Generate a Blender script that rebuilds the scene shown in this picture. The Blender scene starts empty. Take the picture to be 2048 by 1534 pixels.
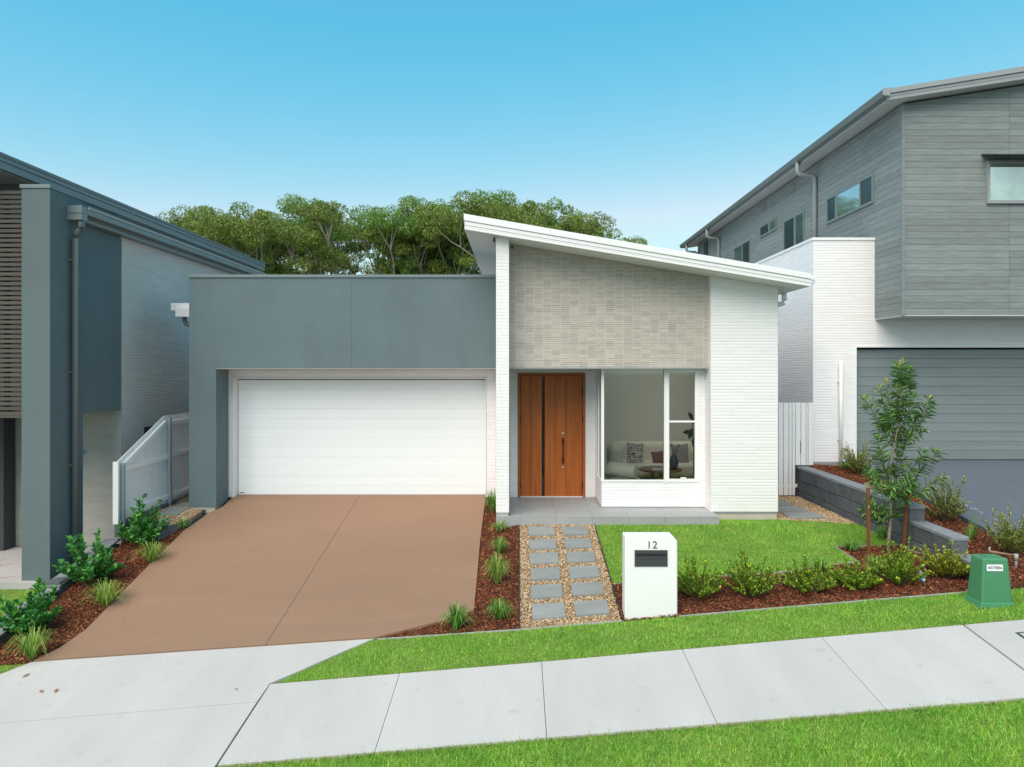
import bpy, bmesh, math, random
import numpy as np
from mathutils import Vector, Matrix

# ------------------------------------------------------------------ camera, sky, sun, exposure
SC = bpy.context.scene
COL = SC.collection
CAM_Z, FPX, CX, HY = 2.46, 1365.0, 1036.0, 738.0
cam_d = bpy.data.cameras.new('camera'); cam = bpy.data.objects.new('camera', cam_d); COL.objects.link(cam)
cam.location = (0, 0, CAM_Z); cam.rotation_euler = (math.pi/2, 0, 0)
cam_d.sensor_width = 36.0; cam_d.lens = 36.0*FPX/2048.0
cam_d.shift_x = -(CX-1024)/2048.0; cam_d.shift_y = -(767-HY)/2048.0
cam_d.clip_start = 0.05; cam_d.clip_end = 3000
SC.camera = cam

SUN_EL, SUN_AZ = math.radians(50), math.radians(208)     # azimuth clockwise from +Y (north): behind the camera, to its left
w = bpy.data.worlds.new('World'); SC.world = w; w.use_nodes = True
nt = w.node_tree; nt.nodes.clear()
sky = nt.nodes.new('ShaderNodeTexSky'); sky.sky_type = 'NISHITA'; sky.sun_disc = False
sky.sun_elevation = SUN_EL; sky.sun_rotation = SUN_AZ
sky.air_density = 1.0; sky.dust_density = 0.6; sky.ozone_density = 1.0; sky.altitude = 0
# the sky's own colour curve: deeper cyan overhead, pale towards the horizon, even brightness in the haze round the sun
sep = nt.nodes.new('ShaderNodeSeparateColor'); comb = nt.nodes.new('ShaderNodeCombineColor')
nt.links.new(sky.outputs[0], sep.inputs[0])
for ch, (k, g, top, low) in enumerate(((0.391, 2.2, 3.27, 0.625), (1.72, 0.66, 4.7, 2.5), (2.755, 0.33, 5.1, 3.75))):
    pw = nt.nodes.new('ShaderNodeMath'); pw.operation = 'POWER'; pw.inputs[1].default_value = g
    ml = nt.nodes.new('ShaderNodeMath'); ml.operation = 'MULTIPLY'; ml.inputs[1].default_value = k
    mn = nt.nodes.new('ShaderNodeMath'); mn.operation = 'MINIMUM'; mn.inputs[1].default_value = top
    nt.links.new(sep.outputs[ch], pw.inputs[0]); nt.links.new(pw.outputs[0], ml.inputs[0]); nt.links.new(ml.outputs[0], mn.inputs[0]); 
    mxn = nt.nodes.new('ShaderNodeMath'); mxn.operation = 'MAXIMUM'; mxn.inputs[1].default_value = low
    nt.links.new(mn.outputs[0], mxn.inputs[0]); nt.links.new(mxn.outputs[0], comb.inputs[ch])
bg = nt.nodes.new('ShaderNodeBackground'); bg.inputs[1].default_value = 0.12
wo = nt.nodes.new('ShaderNodeOutputWorld')
nt.links.new(comb.outputs[0], bg.inputs[0]); nt.links.new(bg.outputs[0], wo.inputs[0])

sd = bpy.data.lights.new('sun', 'SUN'); so = bpy.data.objects.new('sun', sd); COL.objects.link(so)
sd.energy = 2.5; sd.angle = math.radians(62); sd.color = (1.0, 0.89, 0.77)
sdir = Vector((math.sin(SUN_AZ)*math.cos(SUN_EL), math.cos(SUN_AZ)*math.cos(SUN_EL), math.sin(SUN_EL)))
so.rotation_euler = sdir.to_track_quat('Z', 'Y').to_euler(); so.location = (-8, -10, 14)
SC.view_settings.view_transform = 'Standard'; SC.view_settings.look = 'None'
SC.view_settings.exposure = 0.70; SC.view_settings.gamma = 1.0
SC.view_settings.use_curve_mapping = False
SC.cycles.max_bounces = 8; SC.cycles.transparent_max_bounces = 12

# ------------------------------------------------------------------ helpers
RNG = np.random.default_rng(7)
random.seed(11)
ORG = {}

def V(*a): return Vector(a)
def tag(o, label=None, cat=None, group=None, kind=None):
    if label: o['label'] = label
    if cat: o['category'] = cat
    if group: o['group'] = group
    if kind: o['kind'] = kind
    return o
def worg(o): return ORG.get(o.name, Vector((0, 0, 0)))
def thing(name, loc, label, cat, group=None):
    o = bpy.data.objects.new(name, None); COL.objects.link(o); o.location = loc
    o.empty_display_size = 0.2
    ORG[o.name] = Vector(loc)
    return tag(o, label, cat, group)
def link(name, me, mat, org, parent=None):
    o = bpy.data.objects.new(name, me); COL.objects.link(o)
    if mat is not None:
        ms = mat if isinstance(mat, (list, tuple)) else [mat]
        if not me.materials:
            for m in ms: me.materials.append(m)
    if parent is not None:
        o.parent = parent; o.location = Vector(org) - worg(parent)
    else: o.location = org
    ORG[o.name] = Vector(org)
    return o

class MB:
    def __init__(s): s.v = []; s.f = []
    def quad(s, a, b, c, d): n = len(s.v); s.v += [tuple(a), tuple(b), tuple(c), tuple(d)]; s.f.append((n, n+1, n+2, n+3)); return s
    def box(s, x0, x1, y0, y1, z0, z1):
        n = len(s.v)
        s.v += [(x0,y0,z0),(x1,y0,z0),(x1,y1,z0),(x0,y1,z0),(x0,y0,z1),(x1,y0,z1),(x1,y1,z1),(x0,y1,z1)]
        for q in ((0,3,2,1),(4,5,6,7),(0,1,5,4),(1,2,6,5),(2,3,7,6),(3,0,4,7)): s.f.append(tuple(n+i for i in q))
        return s
    def prism(s, prof, axis, a, b):
        """closed profile of 2-D points, extruded along axis ('x': (y,z), 'y': (x,z), 'z': (x,y)) from a to b"""
        def P(p, t): return {'x': (t, p[0], p[1]), 'y': (p[0], t, p[1]), 'z': (p[0], p[1], t)}[axis]
        n = len(s.v); k = len(prof)
        s.v += [P(p, a) for p in prof] + [P(p, b) for p in prof]
        for i in range(k): s.f.append((n+i, n+(i+1) % k, n+k+(i+1) % k, n+k+i))
        s.f.append(tuple(n+i for i in range(k))[::-1]); s.f.append(tuple(n+k+i for i in range(k)))
        return s
    def tube(s, pts, r, seg=8, cap=True):
        pts = [Vector(p) for p in pts]
        rs = r if isinstance(r, (list, tuple)) else [r]*len(pts)
        rings = []
        for i, p in enumerate(pts):
            d = (pts[min(i+1, len(pts)-1)] - pts[max(i-1, 0)]).normalized()
            u = d.cross(Vector((0, 0, 1)) if abs(d.z) < 0.95 else Vector((1, 0, 0))).normalized(); q = d.cross(u)
            n = len(s.v); rings.append(n)
            for k in range(seg):
                t = 2*math.pi*k/seg
                s.v.append(tuple(p + (u*math.cos(t) + q*math.sin(t))*rs[i]))
        for a, b in zip(rings, rings[1:]):
            for k in range(seg): s.f.append((a+k, a+(k+1) % seg, b+(k+1) % seg, b+k))
        if cap:
            s.f.append(tuple(rings[0]+k for k in range(seg))[::-1]); s.f.append(tuple(rings[-1]+k for k in range(seg)))
        return s
    def lathe(s, c, prof, seg=20):
        rings = []
        for r, z in prof:
            rings.append(len(s.v))
            for k in range(seg):
                t = 2*math.pi*k/seg; s.v.append((c[0]+r*math.cos(t), c[1]+r*math.sin(t), c[2]+z))
        for a, b in zip(rings, rings[1:]):
            for k in range(seg): s.f.append((a+k, a+(k+1) % seg, b+(k+1) % seg, b+k))
        s.f.append(tuple(rings[0]+k for k in range(seg))[::-1]); s.f.append(tuple(rings[-1]+k for k in range(seg)))
        return s
    def build(s, name, mat, parent=None, bevel=0, bseg=2, smooth=False, clip=None, org=None, recalc=True):
        me = bpy.data.meshes.new(name)
        v = np.array(s.v, float)
        if org is None: org = ((v[:,0].min()+v[:,0].max())/2, (v[:,1].min()+v[:,1].max())/2, v[:,2].min())
        me.from_pydata([tuple(p) for p in (v - np.array(org))], [], s.f)
        if bevel or clip or recalc:
            bm = bmesh.new(); bm.from_mesh(me)
            if clip:
                for co, no in clip:
                    bmesh.ops.bisect_plane(bm, geom=bm.verts[:]+bm.edges[:]+bm.faces[:], plane_co=Vector(co)-Vector(org), plane_no=no, clear_outer=True)
            if recalc: bmesh.ops.recalc_face_normals(bm, faces=bm.faces[:])
            if bevel:
                es = [e for e in bm.edges if len(e.link_faces) == 2 and e.calc_face_angle(0) > 0.5]
                bmesh.ops.bevel(bm, geom=es, offset=bevel, segments=bseg, affect='EDGES', profile=0.5, clamp_overlap=True)
            bm.to_mesh(me); bm.free()
        if smooth: me.polygons.foreach_set('use_smooth', [True]*len(me.polygons))
        return link(name, me, mat, org, parent)

def tri_mesh(name, v, f, mat, parent=None, org=(0, 0, 0), smooth=False, mi=None):
    """numpy vertices (n,3) and triangles (m,3) to an object"""
    me = bpy.data.meshes.new(name)
    v = np.asarray(v, np.float32) - np.asarray(org, np.float32); f = np.asarray(f, np.int32)
    me.vertices.add(len(v)); me.vertices.foreach_set('co', v.ravel())
    me.loops.add(f.size); me.loops.foreach_set('vertex_index', f.ravel())
    me.polygons.add(len(f)); me.polygons.foreach_set('loop_start', np.arange(len(f), dtype=np.int32)*3)
    me.update(calc_edges=True)
    if smooth: me.polygons.foreach_set('use_smooth', np.ones(len(f), bool))
    o = link(name, me, mat, org, parent)
    if mi is not None: me.polygons.foreach_set('material_index', np.asarray(mi, np.int32))
    me.validate()
    return o

def copy_tree(o, parent=None, loc=None):
    c = o.copy(); COL.objects.link(c)
    if parent is not None: c.parent = parent
    if loc is not None: c.location = loc; ORG[c.name] = Vector(loc)
    for ch in list(o.children): copy_tree(ch, c)
    return c

# ------------------------------------------------------------------ materials (all coordinates are world positions)
MATS = {}
def nodes(name):
    m = bpy.data.materials.new(name); m.use_nodes = True
    n = m.node_tree; n.nodes.clear()
    out = n.nodes.new('ShaderNodeOutputMaterial'); b = n.nodes.new('ShaderNodeBsdfPrincipled')
    n.links.new(b.outputs[0], out.inputs[0]); MATS[name] = m
    return m, n, b, out
def c4(c): return (c[0], c[1], c[2], 1)
def ramp(n, stops):
    r = n.nodes.new('ShaderNodeValToRGB')
    while len(r.color_ramp.elements) < len(stops): r.color_ramp.elements.new(0.5)
    for e, (p, c) in zip(r.color_ramp.elements, stops): e.position = p; e.color = c4(c)
    return r
def noise(n, scale, detail=4, rough=0.55, stretch=None):
    g = n.nodes.new('ShaderNodeNewGeometry'); t = n.nodes.new('ShaderNodeTexNoise')
    t.inputs['Scale'].default_value = scale; t.inputs['Detail'].default_value = detail; t.inputs['Roughness'].default_value = rough
    if stretch:
        mp = n.nodes.new('ShaderNodeMapping'); mp.inputs['Scale'].default_value = stretch
        n.links.new(g.outputs['Position'], mp.inputs[0]); n.links.new(mp.outputs[0], t.inputs[0])
    else: n.links.new(g.outputs['Position'], t.inputs[0])
    return t
def mul(c, k): return tuple(min(1, x*k) for x in c)
def surf(name, col, rough=0.7, var=0.12, scale=2.0, bump=0.0, bscale=60, stretch=None, spec=0.4, metal=0.0, island=0.0, objrand=0.0, fine=0.06, blotch=None):
    """colour with a broad and a fine mottling, fine relief, and a piece-to-piece variation"""
    m, n, b, out = nodes(name)
    t = noise(n, scale, 5, 0.6, stretch)
    r = ramp(n, [(0.25, mul(col, 1-var)), (0.75, mul(col, 1+var))])
    n.links.new(t.outputs['Fac'], r.inputs[0]); cur = r.outputs[0]
    t2 = noise(n, bscale, 3, 0.6, stretch)
    def mult(cur, fac_socket, lo, hi):
        mr = n.nodes.new('ShaderNodeMapRange'); mr.inputs[3].default_value = lo; mr.inputs[4].default_value = hi
        n.links.new(fac_socket, mr.inputs[0])
        mx = n.nodes.new('ShaderNodeMix'); mx.data_type = 'RGBA'; mx.blend_type = 'MULTIPLY'; mx.inputs[0].default_value = 1
        n.links.new(cur, mx.inputs[6]); n.links.new(mr.outputs[0], mx.inputs[7]); return mx.outputs[2]
    if fine: cur = mult(cur, t2.outputs['Fac'], 1-fine*2, 1+fine*2)
    if blotch:   # stains and worn patches with a shape of their own: (scale, threshold, strength, stretch)
        t3 = noise(n, blotch[0], 6, 0.62, blotch[3]); mr = n.nodes.new('ShaderNodeMapRange')
        mr.inputs[1].default_value = blotch[1]; mr.inputs[2].default_value = blotch[1]+0.12; n.links.new(t3.outputs['Fac'], mr.inputs[0])
        cur = mult(cur, mr.outputs[0], 1.0, blotch[2])
    if island:
        g = n.nodes.new('ShaderNodeNewGeometry'); cur = mult(cur, g.outputs['Random Per Island'], 1-island, 1+island)
    if objrand:
        oi = n.nodes.new('ShaderNodeObjectInfo'); cur = mult(cur, oi.outputs['Random'], 1-objrand, 1+objrand)
    n.links.new(cur, b.inputs['Base Color'])
    b.inputs['Roughness'].default_value = rough; b.inputs['Metallic'].default_value = metal
    b.inputs['Specular IOR Level'].default_value = spec
    if bump:
        bp = n.nodes.new('ShaderNodeBump'); bp.inputs['Strength'].default_value = bump; bp.inputs['Distance'].default_value = 0.01
        n.links.new(t2.outputs['Fac'], bp.inputs['Height']); n.links.new(bp.outputs[0], b.inputs['Normal'])
    return m
def island_mat(name, stops, rough=0.6, trans=0.0, spec=0.35, patch=False):
    """each leaf / blade / chip / pebble (mesh island) takes its own colour from the ramp"""
    m, n, b, out = nodes(name)
    g = n.nodes.new('ShaderNodeNewGeometry'); r = ramp(n, stops)
    n.links.new(g.outputs['Random Per Island'], r.inputs[0])
    col = r.outputs[0]
    if patch:   # patches of drier and lusher growth
        t = noise(n, 1.6, 5, 0.65); rp = ramp(n, [(0.36, (0.72, 0.82, 0.75)), (0.52, (1.0, 1.0, 1.0)), (0.66, (1.28, 1.08, 1.1))]); n.links.new(t.outputs['Fac'], rp.inputs[0])
        mx0 = n.nodes.new('ShaderNodeMix'); mx0.data_type = 'RGBA'; mx0.blend_type = 'MULTIPLY'; mx0.inputs[0].default_value = 1
        n.links.new(col, mx0.inputs[6]); n.links.new(rp.outputs[0], mx0.inputs[7]); col = mx0.outputs[2]
    n.links.new(col, b.inputs['Base Color'])
    b.inputs['Roughness'].default_value = rough; b.inputs['Specular IOR Level'].default_value = spec
    if trans:
        tr = n.nodes.new('ShaderNodeBsdfTranslucent'); n.links.new(col, tr.inputs[0])
        mx = n.nodes.new('ShaderNodeMixShader'); mx.inputs[0].default_value = trans
        n.links.new(b.outputs[0], mx.inputs[1]); n.links.new(tr.outputs[0], mx.inputs[2]); n.links.new(mx.outputs[0], out.inputs[0])
    return m
def glass(name, tintc=(0.9, 0.95, 0.93), ior=1.52, boost=0.0):
    m, n, b, out = nodes(name); n.nodes.remove(b)
    tr = n.nodes.new('ShaderNodeBsdfTransparent'); tr.inputs[0].default_value = c4(tintc)
    gl = n.nodes.new('ShaderNodeBsdfGlossy'); gl.inputs['Roughness'].default_value = 0.015
    fr = n.nodes.new('ShaderNodeFresnel'); fr.inputs[0].default_value = ior
    ad = n.nodes.new('ShaderNodeMath'); ad.operation = 'ADD'; ad.use_clamp = True; ad.inputs[1].default_value = boost
    n.links.new(fr.outputs[0], ad.inputs[0])
    mx = n.nodes.new('ShaderNodeMixShader'); n.links.new(ad.outputs[0], mx.inputs[0])
    n.links.new(tr.outputs[0], mx.inputs[1]); n.links.new(gl.outputs[0], mx.inputs[2]); n.links.new(mx.outputs[0], out.inputs[0])
    return m

M = {}
M['render'] = surf('grey_render', (0.130, 0.180, 0.196), 0.85, 0.07, 0.9, 0.5, 150, fine=0.09, blotch=(1.2, 0.52, 0.93, (1, 1, 0.35)))
M['render_dark'] = surf('slate_render', (0.125, 0.163, 0.174), 0.85, 0.07, 0.9, 0.5, 150, fine=0.09, blotch=(1.2, 0.52, 0.93, (1, 1, 0.35)))
M['white_brick'] = surf('white_glazed_brick', (0.83, 0.805, 0.81), 0.45, 0.03, 3, 0.10, 60, stretch=(1, 1, 4), island=0.02, fine=0.02)
M['grey_brick'] = surf('pale_grey_brick', (0.58, 0.525, 0.49), 0.6, 0.04, 3, 0.10, 60, stretch=(1, 1, 4), island=0.05, fine=0.02)
M['beige_brick'] = surf('beige_brick', (0.42, 0.40, 0.365), 0.65, 0.04, 3, 0.10, 60, stretch=(1, 1, 4), island=0.05, fine=0.02)
M['white_paint'] = surf('white_paint', (0.82, 0.805, 0.805), 0.45, 0.02, 2, 0.0, 80, fine=0.015)
M['white_metal'] = surf('white_sheet_metal', (0.84, 0.83, 0.835), 0.35, 0.02, 1.5, 0.0, 40, fine=0.015)
M['door_white'] = surf('white_door_paint', (0.82, 0.85, 0.87), 0.45, 0.03, 1.2, 0.12, 45, stretch=(0.15, 1, 5), objrand=0.012, fine=0.03)
M['soffit'] = surf('soffit_paint', (0.74, 0.75, 0.74), 0.6, 0.02, 1, 0, 60, fine=0.01)
M['grey_metal'] = surf('grey_sheet_metal', (0.20, 0.235, 0.24), 0.4, 0.05, 1.5, 0, 40, fine=0.02)
M['grey_gutter'] = surf('grey_gutter_metal', (0.15, 0.175, 0.18), 0.4, 0.05, 1.5, 0, 40, fine=0.02)
M['light_metal'] = surf('pale_grey_metal', (0.31, 0.325, 0.33), 0.4, 0.05, 1.5, 0, 40, fine=0.02)
M['grey_soffit'] = surf('pale_grey_soffit', (0.50, 0.51, 0.50), 0.6, 0.02, 1, 0, 60, fine=0.01)
M['galv'] = surf('galvanised_steel', (0.36, 0.40, 0.42), 0.45, 0.08, 6, 0, 40, metal=0.3, fine=0.03)
M['mortar'] = surf('pale_grout', (0.66, 0.64, 0.59), 0.85, 0.04, 4, 0.1, 90)
M['tile'] = surf('split_stone_tile', (0.505, 0.452, 0.40), 0.75, 0.07, 5, 0.35, 45, stretch=(0.5, 1, 5), objrand=0.10, island=0.09, fine=0.07)
M['timber_grey'] = surf('weathered_grey_board', (0.225, 0.252, 0.25), 0.8, 0.20, 3.2, 0.4, 30, stretch=(0.9, 0.9, 11), objrand=0.10, fine=0.16)
M['groove'] = surf('dark_groove', (0.15, 0.165, 0.163), 0.9, 0.05, 3)
M['garage_grey'] = surf('grey_garage_door', (0.205, 0.24, 0.243), 0.5, 0.10, 1.5, 0.3, 30, stretch=(0.2, 1, 7), objrand=0.03, fine=0.09)
M['asphalt'] = surf('blue_grey_driveway', (0.105, 0.125, 0.150), 0.8, 0.06, 1.0, 0.3, 140)
M['concrete'] = surf('pale_concrete', (0.49, 0.465, 0.445), 0.85, 0.07, 1.7, 0.3, 150, stretch=(1, 0.3, 1), fine=0.08, objrand=0.025, blotch=(6.5, 0.61, 0.88, None))
M['kerb'] = surf('grey_concrete', (0.40, 0.41, 0.41), 0.85, 0.08, 3, 0.25, 90)
M['drive'] = surf('brown_oxide_concrete', (0.275, 0.162, 0.104), 0.8, 0.07, 1.1, 0.3, 130, stretch=(0.3, 1, 1), fine=0.09, blotch=(1.5, 0.56, 1.08, (0.35, 1.5, 1)))
M['paver'] = surf('bluestone_paver', (0.250, 0.258, 0.250), 0.75, 0.15, 4, 0.25, 50, stretch=(0.5, 1.6, 1), objrand=0.07, fine=0.06)
M['porch'] = surf('grey_porcelain_tile', (0.345, 0.352, 0.352), 0.55, 0.09, 2.5, 0.08, 40, objrand=0.025, fine=0.04)
M['plinth'] = surf('sand_plinth', (0.52, 0.465, 0.40), 0.9, 0.08, 3, 0.3, 90)
M['block'] = surf('charcoal_block', (0.105, 0.112, 0.125), 0.9, 0.22, 9, 0.8, 55, objrand=0.08, fine=0.14)
M['block_top'] = surf('grey_block_cap', (0.215, 0.23, 0.25), 0.9, 0.16, 9, 0.6, 55, objrand=0.06, fine=0.10)
M['soil'] = surf('mulch_soil', (0.10, 0.036, 0.02), 0.95, 0.4, 20, 0.8, 60)
M['gravel_base'] = surf('gravel_bed', (0.24, 0.165, 0.10), 0.95, 0.35, 30, 0.8, 90)
M['turf_base'] = surf('turf_soil', (0.15, 0.215, 0.034), 0.95, 0.3, 9, 0.6, 80)
M['ground'] = surf('bare_ground', (0.14, 0.12, 0.08), 0.95, 0.3, 3, 0.5, 30)
M['wood'] = surf('cedar_door', (0.43, 0.112, 0.017), 0.45, 0.26, 3.0, 0.15, 34, stretch=(6, 1, 0.35), objrand=0.07, fine=0.07)
M['wood_frame'] = surf('cedar_frame', (0.36, 0.105, 0.022), 0.45, 0.15, 3.0, 0.1, 34, stretch=(6, 1, 0.4), fine=0.06)
M['black'] = surf('black_metal', (0.018, 0.018, 0.020), 0.45, 0.1, 5)
M['darkgap'] = surf('dark_gap', (0.03, 0.03, 0.03), 0.9, 0.05, 5)
M['charcoal'] = surf('charcoal_metal', (0.05, 0.054, 0.06), 0.5, 0.05, 5)
M['bronze'] = surf('bronze_handle', (0.05, 0.018, 0.010), 0.4, 0.1, 5, metal=0.4)
M['chrome'] = surf('satin_chrome', (0.75, 0.74, 0.70), 0.25, 0.02, 5, metal=0.9)
M['black_glass'] = surf('black_glass', (0.012, 0.011, 0.011), 0.06, 0.02, 2, fine=0, spec=0.5)
M['slat'] = surf('brown_grey_slat', (0.09, 0.080, 0.068), 0.7, 0.15, 3, 0.2, 40, stretch=(0.4, 1, 6), objrand=0.10, fine=0.08)
M['green_plastic'] = surf('green_cabinet_plastic', (0.068, 0.235, 0.118), 0.45, 0.06, 3, 0.06, 140, fine=0.025)
M['stake'] = surf('hardwood_stake', (0.20, 0.062, 0.022), 0.75, 0.2, 8, 0.3, 60, stretch=(4, 4, 0.5))
M['strap'] = surf('hessian_strap', (0.36, 0.27, 0.16), 0.9, 0.1, 20)
M['bark'] = surf('pale_bark', (0.30, 0.24, 0.18), 0.9, 0.35, 25, 0.6, 80)
M['gum_bark'] = surf('gum_bark', (0.31, 0.28, 0.235), 0.85, 0.3, 1.2, 0.4, 8)
M['twig'] = surf('dark_twig', (0.09, 0.06, 0.035), 0.85, 0.2, 20)
M['red_twig'] = surf('red_twig', (0.30, 0.10, 0.05), 0.8, 0.2, 20)
M['room_wall'] = surf('room_wall', (0.80, 0.77, 0.70), 0.8, 0.02, 1)
M['room_floor'] = surf('room_floor', (0.42, 0.38, 0.31), 0.6, 0.08, 3)
M['cream'] = surf('cream_boucle', (0.74, 0.66, 0.53), 0.95, 0.06, 12, 0.4, 120)
M['cushion_red'] = surf('rust_cushion', (0.18, 0.055, 0.035), 0.95, 0.1, 10, 0.3, 100)
M['cushion_grey'] = surf('mauve_cushion', (0.27, 0.22, 0.22), 0.95, 0.1, 10, 0.3, 100)
M['table_wood'] = surf('walnut_table', (0.22, 0.085, 0.03), 0.4, 0.2, 4, 0.1, 30)
M['book'] = surf('book_cover', (0.70, 0.69, 0.66), 0.7, 0.05, 5)
M['vase'] = surf('dark_vase', (0.03, 0.03, 0.032), 0.3, 0.05, 5)
M['teal'] = surf('teal_plastic', (0.02, 0.33, 0.33), 0.5, 0.08, 10)
M['pvc'] = surf('grey_pvc', (0.34, 0.34, 0.33), 0.6, 0.15, 14)
M['brown_pipe'] = surf('brown_fitting', (0.28, 0.16, 0.10), 0.7, 0.2, 14)
M['dry_leaf'] = surf('dry_leaf', (0.34, 0.16, 0.08), 0.8, 0.25, 20)
M['blind'] = surf('pale_blind', (0.62, 0.64, 0.58), 0.8, 0.05, 2)
M['plate'] = surf('number_plate', (0.80, 0.82, 0.82), 0.4, 0.02, 4)
M['glass'] = glass('window_glass', (0.94, 0.96, 0.94))
M['glass_dark'] = glass('dark_glass', (0.45, 0.50, 0.52), 1.7, 0.06)
M['glass_mirror'] = glass('reflective_glass', (0.40, 0.44, 0.44), 1.9, 0.34)
M['mulch'] = island_mat('mulch_chips', [(0.0, (0.061, 0.020, 0.012)), (0.5, (0.173, 0.050, 0.026)), (0.85, (0.304, 0.093, 0.039)), (1.0, (0.729, 0.286, 0.105))], 0.85)
M['pebble'] = island_mat('tan_pebbles', [(0.0, (0.22, 0.12, 0.055)), (0.4, (0.40, 0.255, 0.135)), (0.8, (0.54, 0.39, 0.235)), (1.0, (0.70, 0.62, 0.50))], 0.7)
M['grass'] = island_mat('turf_blades', [(0.0, (0.101, 0.280, 0.022)), (0.5, (0.238, 0.540, 0.049)), (0.85, (0.359, 0.665, 0.082)), (1.0, (0.634, 0.688, 0.219))], 0.6, 0.25, patch=True)
M['thatch'] = island_mat('dry_turf_edge', [(0.0, (0.16, 0.11, 0.05)), (0.5, (0.30, 0.23, 0.11)), (0.8, (0.24, 0.36, 0.06)), (1.0, (0.45, 0.38, 0.20))], 0.8, 0.15)
M['litter'] = island_mat('leaf_litter', [(0.0, (0.20, 0.07, 0.02)), (0.5, (0.42, 0.17, 0.045)), (1.0, (0.62, 0.33, 0.12))], 0.8, 0.1)
M['leaf_gloss'] = island_mat('glossy_leaves', [(0.0, (0.031, 0.144, 0.035)), (0.55, (0.073, 0.298, 0.067)), (0.9, (0.177, 0.480, 0.086)), (1.0, (0.354, 0.653, 0.115))], 0.5, 0.2, 0.3)
M['leaf_box'] = island_mat('small_hedge_leaves', [(0.0, (0.067, 0.159, 0.015)), (0.5, (0.194, 0.352, 0.029)), (0.85, (0.404, 0.561, 0.046)), (1.0, (0.747, 0.719, 0.079))], 0.45, 0.25)
M['leaf_yellow'] = island_mat('yellow_green_leaves', [(0.0, (0.109, 0.172, 0.016)), (0.5, (0.312, 0.374, 0.033)), (0.9, (0.562, 0.530, 0.052)), (1.0, (0.702, 0.593, 0.078))], 0.5, 0.2)
M['leaf_olive'] = island_mat('olive_leaves', [(0.0, (0.099, 0.149, 0.034)), (0.5, (0.287, 0.340, 0.076)), (0.9, (0.486, 0.510, 0.119)), (1.0, (0.729, 0.616, 0.170))], 0.6, 0.2)
M['leaf_banksia'] = island_mat('banksia_leaves', [(0.0, (0.048, 0.137, 0.037)), (0.5, (0.152, 0.306, 0.080)), (0.9, (0.258, 0.435, 0.117)), (1.0, (0.386, 0.579, 0.160))], 0.5, 0.2)
M['leaf_tip'] = island_mat('young_tip_leaves', [(0.0, (0.22, 0.33, 0.05)), (0.6, (0.45, 0.47, 0.10)), (1.0, (0.72, 0.55, 0.22))], 0.5, 0.3)
M['leaf_gum'] = island_mat('gum_leaves', [(0.0, (0.074, 0.160, 0.032)), (0.45, (0.187, 0.337, 0.074)), (0.85, (0.319, 0.510, 0.106)), (1.0, (0.493, 0.606, 0.153))], 0.55, 0.35)
M['leaf_gum2'] = island_mat('olive_gum_leaves', [(0.0, (0.091, 0.149, 0.030)), (0.45, (0.223, 0.302, 0.067)), (0.85, (0.364, 0.449, 0.095)), (1.0, (0.532, 0.539, 0.155))], 0.55, 0.35)
M['tuft'] = island_mat('tuft_blades', [(0.0, (0.042, 0.140, 0.021)), (0.5, (0.119, 0.308, 0.049)), (0.9, (0.280, 0.490, 0.084)), (1.0, (0.588, 0.588, 0.196))], 0.5, 0.25)
M['tuft_lime'] = island_mat('lime_tuft_blades', [(0.0, (0.081, 0.184, 0.029)), (0.5, (0.230, 0.391, 0.063)), (0.9, (0.414, 0.529, 0.115)), (1.0, (0.632, 0.598, 0.253))], 0.5, 0.25)
M['petal'] = surf('lilac_petal', (0.45, 0.30, 0.62), 0.7, 0.1, 20)
M['leaf_indoor'] = surf('indoor_leaf', (0.02, 0.06, 0.02), 0.4, 0.1, 10)

# patterned cushion: dark angular bands on cream
def pattern_mat():
    m, n, b, out = nodes('maze_cushion')
    g = n.nodes.new('ShaderNodeNewGeometry'); t = n.nodes.new('ShaderNodeTexVoronoi'); t.distance = 'CHEBYCHEV'; t.feature = 'F1'
    t.inputs['Scale'].default_value = 9.0; n.links.new(g.outputs['Position'], t.inputs[0])
    mt = n.nodes.new('ShaderNodeMath'); mt.operation = 'SINE'
    mu = n.nodes.new('ShaderNodeMath'); mu.operation = 'MULTIPLY'; mu.inputs[1].default_value = 22
    n.links.new(t.outputs['Distance'], mu.inputs[0]); n.links.new(mu.outputs[0], mt.inputs[0])
    r = ramp(n, [(0.45, (0.55, 0.50, 0.42)), (0.55, (0.09, 0.05, 0.045))]); n.links.new(mt.outputs[0], r.inputs[0])
    n.links.new(r.outputs[0], b.inputs['Base Color']); b.inputs['Roughness'].default_value = 0.95
    return m
M['maze'] = pattern_mat()

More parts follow.
